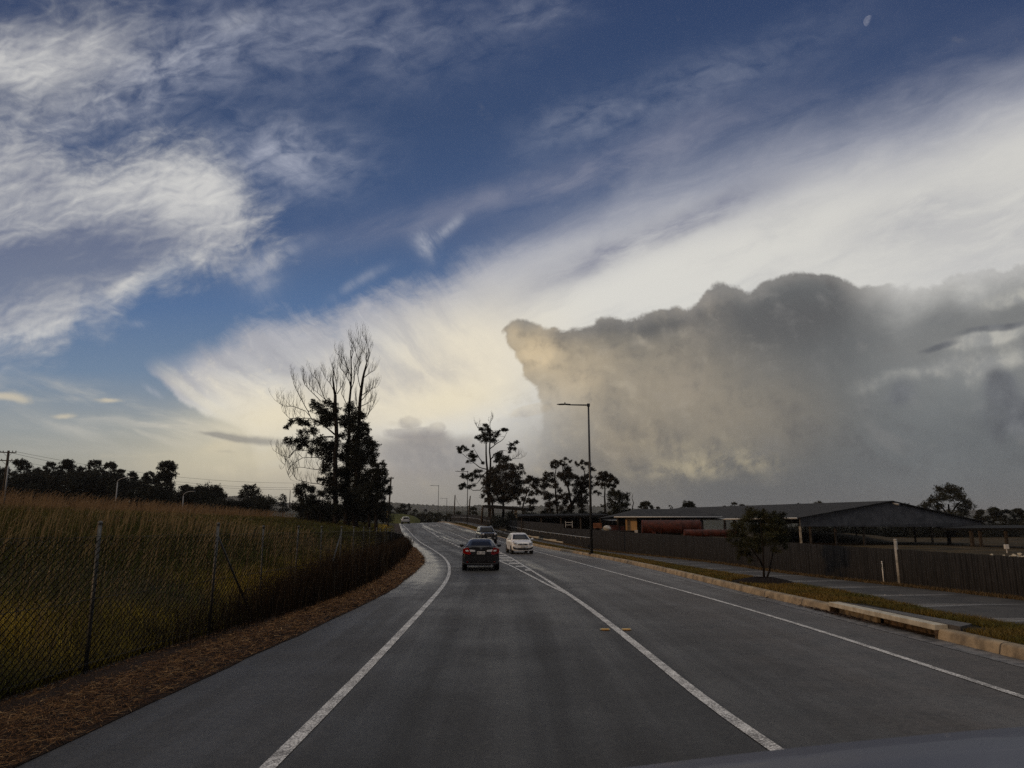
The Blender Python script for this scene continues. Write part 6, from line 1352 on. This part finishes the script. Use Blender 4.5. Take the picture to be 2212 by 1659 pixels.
SUV = dict(L=4.45, W=1.82, H=1.62, paint=sil, body=[Bs(-2.22, .76, .40, 1.0, 1.04), Bs(-2.18, .85, .30, 1.06, 1.08), Bs(-1.5, .90, .26, 1.06, 1.08), Bs(0, .905, .26, 1.04, 1.06), Bs(.9, .90, .26, 1.0, 1.03), Bs(1.6, .89, .28, .92, .96), Bs(2.1, .83, .30, .80, .84), Bs(2.22, .70, .38, .70, .72)],
    cab=(-2.10, -1.72, .25, 1.10), cabz=(1.05, 1.61), cabw=(.84, .62), axles=(-1.30, 1.33), R=.34)
def car_at(px_, py_, dz=0):
    q = G(px_, py_); return q
def place(label, cat, pxb, pyb, yaw, S, parts, rear):
    q = G(pxb, pyb)       # contact point of the nearest wheels
    off = S['L'] / 2 - .6; d = Vector((math.sin(yaw), math.cos(yaw), 0))
    c_ = q + d * off; g1_ = zr(c_.x, c_.y)
    sl_ = (zr(c_.x + d.x, c_.y + d.y) - zr(c_.x - d.x, c_.y - d.y)) / 2
    r_ = make_car(label, cat, (c_.x, c_.y, g1_ + .005), (-yaw if rear else -yaw + math.pi), S, S['paint'], parts)
    r_.rotation_euler = (math.atan(sl_) * (1 if rear else -1), 0, r_.rotation_euler.z); return r_
place('dark maroon sedan seen from behind with red tail lights, nearest car ahead', 'car', 1038.5, 1231.5, R(-3), SED, sedan_parts, True)
place('small white hatchback coming towards the camera in the right lane', 'car', 1127, 1196.2, R(-8), HAT, hatch_parts, False)
place('black off-roader with a slotted grille coming towards the camera behind the sedan', 'car', 1055, 1173.5, R(-11), JEP, jeep_parts, False)
place('silvery white car far ahead driving away over the crest', 'car', 876.5, 1131.6, R(-13), SUV, suv_parts, True)
# ------------------------------------------------------------------ the vehicle the picture is taken from: its bonnet at the lower right
bp_ = paint('slate_blue_paint', (.050, .055, .085), .5, .2, .2)
van = thing('camera_car', 'slate blue-grey bonnet of the vehicle the picture is taken from, blurred at lower right', 'car', (.95, 0, 0))
rows = []
for i in range(29):
    x = -1.08 + 2.16 * i / 28; crown = 1.652 - .09 * max(0, .12 - x) ** 1.35 - .09 * max(0, x - .12) ** 2
    e_ = smooth(abs(x), .98, 1.08)
    rows.append([(x, .52, crown + .03 - .25 * e_), (x, .75, crown + .026 - .25 * e_), (x, 1.0, crown + .017 - .25 * e_), (x, 1.2, crown + .008 - .25 * e_), (x, 1.35, crown - .002 - .25 * e_), (x, 1.43, crown - .03 - .25 * e_), (x, 1.47, crown - .10 - .25 * e_), (x, 1.49, crown - .24 - .2 * e_)])
bo = obj('bonnet', grid_mesh('bonnet', rows), bp_, van); sd_ = bo.modifiers.new('thick', 'SOLIDIFY'); sd_.thickness = .012; sd_.offset = -1
bm = bmesh.new(); box(bm, (0, 1.0, .88), (1.86, .92, .96), bev=.05); obj('front_body', bm, bp_, van)
bm = bmesh.new(); box(bm, (0, 1.47, .62), (1.88, .16, .30), bev=.05); obj('bumper', bm, M['trim'], van)
for s_ in (-1, 1):
    w = bpy.data.objects.new('wheel', None); link(w, van); w.location = (s_ * .84, .95, .36)
    bm = bmesh.new(); lathe(bm, [(.22, -.11), (.34, -.11), (.36, -.08), (.36, .08), (.34, .11), (.22, .11)], 'X', 28); obj('tyre', bm, M['tyre'], w)
    bm = bmesh.new(); lathe(bm, [(.05, -.05), (.22, -.06), (.22, .06), (.05, .05)], 'X', 20); obj('rim', bm, M['alloy'], w)
# ------------------------------------------------------------------ grass, straw
def blades(name, P, H, W, cols, lean, wind=(.25, .05), seg=2, heads=None, mt='blade', origin=(0, 0, 0)):
    n = len(P); a = rng.random(n) * 2 * np.pi; sx = np.stack([np.cos(a), np.sin(a), np.zeros(n)], 1) * (W[:, None] / 2)
    b_ = rng.random(n) * 2 * np.pi; ld = np.stack([np.cos(b_), np.sin(b_), np.zeros(n)], 1) * (lean * H)[:, None] + np.array([wind[0], wind[1], 0]) * H[:, None] * .6
    up = np.zeros((n, 3)); up[:, 2] = H
    m_ = P + up * .55 + ld * .3; t_ = P + up * .97 + ld * 1.0
    V = np.stack([P - sx, P + sx, m_ + sx * .8, m_ - sx * .8, t_], 1)
    F4 = np.arange(n)[:, None] * 5
    quads = np.concatenate([F4 + 0, F4 + 1, F4 + 2, F4 + 3], 1); tri = np.concatenate([F4 + 3, F4 + 2, F4 + 4, F4 + 4], 1)
    me = bpy.data.meshes.new(name); Vf = (V.reshape(-1, 3) - np.array(origin)).astype(np.float32); me.vertices.add(len(Vf)); me.vertices.foreach_set('co', Vf.ravel())
    tri = tri[:, :3]; loops = np.concatenate([quads.ravel(), tri.ravel()]).astype(np.int32); me.loops.add(len(loops)); me.loops.foreach_set('vertex_index', loops)
    me.polygons.add(2 * n); me.polygons.foreach_set('loop_start', np.concatenate([np.arange(n) * 4, n * 4 + np.arange(n) * 3]).astype(np.int32)); me.polygons.foreach_set('loop_total', np.concatenate([np.full(n, 4), np.full(n, 3)]).astype(np.int32)); me.update(calc_edges=True)
    at_ = me.color_attributes.new('tint', 'FLOAT_COLOR', 'POINT'); c4 = np.ones((n, 5, 4), dtype=np.float32); c4[:, :, :3] = cols[:, None, :]; at_.data.foreach_set('color', c4.ravel())
    return obj(name, me, M[mt])
lfY = np.array([lf(y) for y in np.arange(-10, 260, .5)]); lfx = lambda Y: np.interp(Y, np.arange(-10, 260, .5), lfY)
tabY = np.array([lerp(PRS, y) for y in np.arange(-10, 260, 1.0)]); zr0 = lambda Y: np.interp(Y, np.arange(-10, 260, 1.0), tabY)
RAx = [q[0] for q in RA]; RAv = [q[1] for q in RA]
def zrv(X, Y):
    s1 = np.clip((Y - 115) / 50, 0, 1); s1 = s1 * s1 * (3 - 2 * s1); return zr0(Y) + .03 * (X + 24) * s1
def meadz(X, Y):
    d = lfx(Y) - X; A = np.interp(Y, RAx, RAv); z = zrv(lfx(Y), Y) + .06 + A * (1 - np.exp(-np.maximum(d, 0) / 12)); t = np.clip((d - 34) / 41, 0, 1); return z - t * t * (3 - 2 * t) * A * .55
def patch(X, Y, sc_, seed):      # cheap smooth 2-D pattern 0..1
    v = np.zeros_like(X)
    for k in range(5): 
        a = 1.3 * k + seed; v += np.sin((X * math.cos(a) + Y * math.sin(a)) * sc_ * (1 + .45 * k) + 2.1 * k + seed) / (1 + .4 * k)
    return np.clip(v / 4.5 + .5, 0, 1)
STRAWC = np.array([.170, .130, .026]); GREEN = np.array([.056, .060, .008]); DEAD = np.array([.060, .030, .008]); GOLD = np.array([.60, .40, .045])
def meadow(name, label, n, y0, y1, d0, d1, hmin, hmax, wmul, pw=1.6):
    Y = y0 * (y1 / y0) ** rng.random(n); d = d0 + (d1 - d0) * rng.random(n) ** pw; X = lfx(Y) - d
    vis = (X / Y > -1.12); X, Y, d = X[vis], Y[vis], d[vis]; n = len(X)
    Z = meadz(X, Y) - .04; pt = patch(X, Y, .22, 1.0); p2 = patch(X, Y, .8, 4.0)
    straw_f = np.clip((d - 6) / 16, 0, 1) * .62 + pt * .5 - .18 + (rng.random(n) - .5) * .7; straw_f = np.clip(straw_f, 0, 1)
    lowgold = np.clip(np.exp(-((d - 1.3) / 1.2) ** 2) * (patch(X, Y, .9, 2.0) * 2.2 - .45), 0, 1)  # gold patches by the fence, sunlight on the grass put into blade colour
    near_ = (1 + .9 * np.exp(-(d / 5.0) ** 2))[:, None]  # green raised near the fence to offset shading between blades
    C_ = GREEN * near_ * (1 - straw_f[:, None]) + STRAWC * straw_f[:, None]; C_ = C_ * (1 - lowgold[:, None] * .9) + GOLD * lowgold[:, None] * .9
    dk = rng.random(n) < .25; C_[dk] = DEAD * .8; C_ *= (.55 + .75 * rng.random(n))[:, None]
    H = (hmin + (hmax - hmin) * rng.random(n) ** 1.5) * (.6 + .7 * p2) * (.55 + .45 * np.clip(d / 1.5, 0, 1)); W = wmul * (.7 + .6 * rng.random(n)) * np.clip(Y / 12, 1, 8)
    return stuff(blades(name, np.stack([X, Y, Z], 1), H, W, C_, (.25 + .45 * rng.random(n)), (.14, .03)), label, 'grass')
meadow('meadow_grass', 'tall green and straw-coloured meadow grass close behind the chain-link fence', 175000, 6.5, 34, .05, 16, .12, .40, .0060, 1.3)
meadow('far_meadow_grass', 'dry golden grass over the top of the meadow bank', 250000, 20, 140, .3, 46, .16, .44, .0060, .85)
# seed stalks
def stalks(n, y0, y1, d0, d1, h, c_):
    Y = y0 * (y1 / y0) ** rng.random(n); d = d0 + (d1 - d0) * rng.random(n); X = lfx(Y) - d; Z = meadz(X, Y); V = []; Cc = []
    k_ = (X / Y > -.85); X, Y, Z = X[k_], Y[k_], Z[k_]; n = len(X)
    H = h * (.7 + .6 * rng.random(n)); a = rng.random(n) * 6.28; bend = (.15 + .25 * rng.random(n)) * H; w = .0018 * np.clip(Y / 10, 1, 6)
    P0_ = np.stack([X, Y, Z], 1); side = np.stack([np.ones(n), np.zeros(n), np.zeros(n)], 1) * w[:, None]
    P1 = P0_ + np.stack([np.cos(a) * bend * .3 + .1 * H, np.sin(a) * bend * .3, H * .8], 1); P2 = P0_ + np.stack([np.cos(a) * bend * .7 + .22 * H, np.sin(a) * bend * .7, H], 1); P3_ = P2 + np.stack([np.cos(a) * .06 + .05, np.sin(a) * .06, -.015 + 0 * a], 1)
    V = np.stack([P0_ - side, P0_ + side, P1 + side, P1 - side, P1 + side, P1 - side, P2 - side, P2 + side, P2 - side * 2.5, P2 + side * 2.5, P3_ + side * 1.2, P3_ - side * 1.2], 1).reshape(-1, 3)
    Fq = (np.arange(n)[:, None, None] * 12 + np.array([[0, 1, 2, 3], [5, 4, 7, 6], [8, 9, 10, 11]])[None]).reshape(-1, 4)
    cc = np.repeat(np.array(c_)[None] * (.7 + .6 * rng.random((n, 1))), 12, axis=0)
    return np_mesh('seed_stalks', V, Fq, cols=cc)
stuff(obj('seed_stalks', stalks(2600, 7, 40, .2, 12, .75, (.20, .14, .07)), M['blade']), 'pale seed stalks nodding above the meadow grass', 'grass')
stuff(obj('ridge_stalks', stalks(5200, 28, 120, 16, 36, .95, (.16, .10, .05)), M['blade']), 'thin stalks standing above the ridge of the meadow', 'grass')
# rank dark grass leaning through the far part of the fence
n = 26000; Y = 12 * (66 / 12) ** rng.random(n); d = rng.normal(0, 1, n) * .28 - .02; X = lfx(Y) - d; Z = zrv(X, Y) + .03
den = np.clip((Y - 13) / 8, .12, 1); k_ = rng.random(n) < den; X, Y, Z = X[k_], Y[k_], Z[k_]; n = len(X)
Cc = (DEAD * .45)[None] * (.35 + 1.3 * rng.random((n, 1)) ** 2); lt_ = rng.random(n) < .05; Cc[lt_] = np.array([.12, .085, .05])
stuff(blades('rank_grass', np.stack([X, Y, Z], 1), (.5 + 1.0 * rng.random(n)) * np.interp(Y, [12, 22, 66], [.55, 1.0, .85]), .006 * np.clip(Y / 12, 1, 5) * (.6 + .8 * rng.random(n)), Cc, .12 + .15 * rng.random(n), (.05, 0)), 'rank dark brown grass growing up through the far fence', 'grass')
# mown straw strands on the roadside
n = 60000; Y = 4.6 * (66 / 4.6) ** rng.random(n); aX = np.interp(Y, [v for v in ST], [axl(v) for v in ST]); lX = lfx(Y); t = rng.random(n) ** .9
X = aX + (lX - aX) * t * 1.03 + .03 * rng.normal(size=n) + .05; Z = zrv(X, Y) + .025 + .05 * np.sin(np.pi * np.clip(t * 1.2, 0, 1)) + .02 * rng.random(n)
a = rng.random(n) * 6.28; L_ = (.04 + .10 * rng.random(n)) * np.clip(Y / 14, 1, 4); dr = np.stack([np.cos(a), np.sin(a), (rng.random(n) - .35) * .45], 1) * L_[:, None]; w = (.0016 + .0014 * rng.random(n)) * np.clip(Y / 7, 1, 7)
sd2 = np.stack([-np.sin(a), np.cos(a), .3 + 0 * a], 1) * w[:, None]; P = np.stack([X, Y, Z], 1)
V = np.stack([P - dr * .5 - sd2, P - dr * .5 + sd2, P + dr * .5 + sd2 * .4, P + dr * .5 - sd2 * .4], 1).reshape(-1, 3)
pal = np.array([[.13, .055, .014], [.22, .105, .030], [.045, .019, .006], [.36, .22, .10]])[rng.choice(4, n, p=[.42, .24, .27, .07])] * (.7 + .5 * rng.random((n, 1)))
stuff(obj('straw_mulch', np_mesh('straw_mulch', V, np.arange(n * 4).reshape(-1, 4), cols=np.repeat(pal, 4, axis=0)), M['strand']), 'reddish brown mown straw lying between the fence and the asphalt', 'straw')
# verge grass on the right
n = 150000; Y = 6 * (150 / 6) ** rng.random(n); kX = np.interp(Y, ST, [kx(v) for v in ST]) + .27; pX = np.interp(Y, ST, [px0(v) for v in ST]); u_ = rng.random(n)
X = kX + (pX - kX + .05 * np.sin(Y * 3)) * u_; Z = zrv(X, Y) + HV - .01
k_ = ~(((X - bt.x) / 1.05) ** 2 + ((Y - bt.y) / 1.25) ** 2 < 1.0) & ~((Y > iny0 - .3) & (Y < iny1 + .3) & (X < kX + .75)) & ~((Y > 86) & (Y < 112)); X, Y, Z, u_ = X[k_], Y[k_], Z[k_], u_[k_]; n = len(X)
pt = patch(X, Y, 1.6, 3.0); Cc = np.array([.080, .074, .010])[None] * (1 - pt[:, None]) + np.array([.19, .115, .024])[None] * pt[:, None]; Cc *= (.45 + .8 * rng.random((n, 1)))
stuff(blades('verge_grass', np.stack([X, Y, Z], 1), .05 + .07 * rng.random(n), .005 * np.clip(Y / 8, 1, 6), Cc, .5 + .4 * rng.random(n), (.05, 0)), 'short patchy green and brown grass on the verge behind the kerb', 'grass')
n = 30000; Y = 12 * (150 / 12) ** rng.random(n); fX = np.interp(Y, ST, [fx(v) for v in ST]); X = fX - .36 + .34 * rng.random(n) ** 1.3 - .1 * rng.random(n); Z = zrv(X, Y) + HV - .02
k_ = ~((Y > 86) & (Y < 112) & (Y > q1.y)); X, Y, Z = X[k_], Y[k_], Z[k_]; n = len(X); Cc = np.array([.13, .085, .035])[None] * (.4 + .8 * rng.random((n, 1)))
stuff(blades('fence_foot_grass', np.stack([X, Y, Z], 1), .05 + .09 * rng.random(n), .006 * np.clip(Y / 10, 1, 6), Cc, .5 + .3 * rng.random(n), (0, 0)), 'dry brown grass along the foot of the charcoal fence', 'grass')
# ------------------------------------------------------------------ haze
bm = bmesh.new(); box(bm, (0, 1700, 66), (15000, 9500, 140))
hz_ = obj('haze', bm); m = bpy.data.materials.new('haze'); m.use_nodes = True; nt = m.node_tree
for nd in list(nt.nodes):
    if nd.type == 'BSDF_PRINCIPLED': nt.nodes.remove(nd)
pv = nt.nodes.new('ShaderNodeVolumePrincipled'); pv.inputs['Color'].default_value = (.92, .90, .88, 1); pv.inputs['Density'].default_value = .00010; pv.inputs['Anisotropy'].default_value = .2
nt.links.new(pv.outputs[0], nt.nodes['Material Output'].inputs['Volume']); hz_.data.materials.append(m); stuff(hz_, 'thin grey evening haze over the whole scene', 'haze')
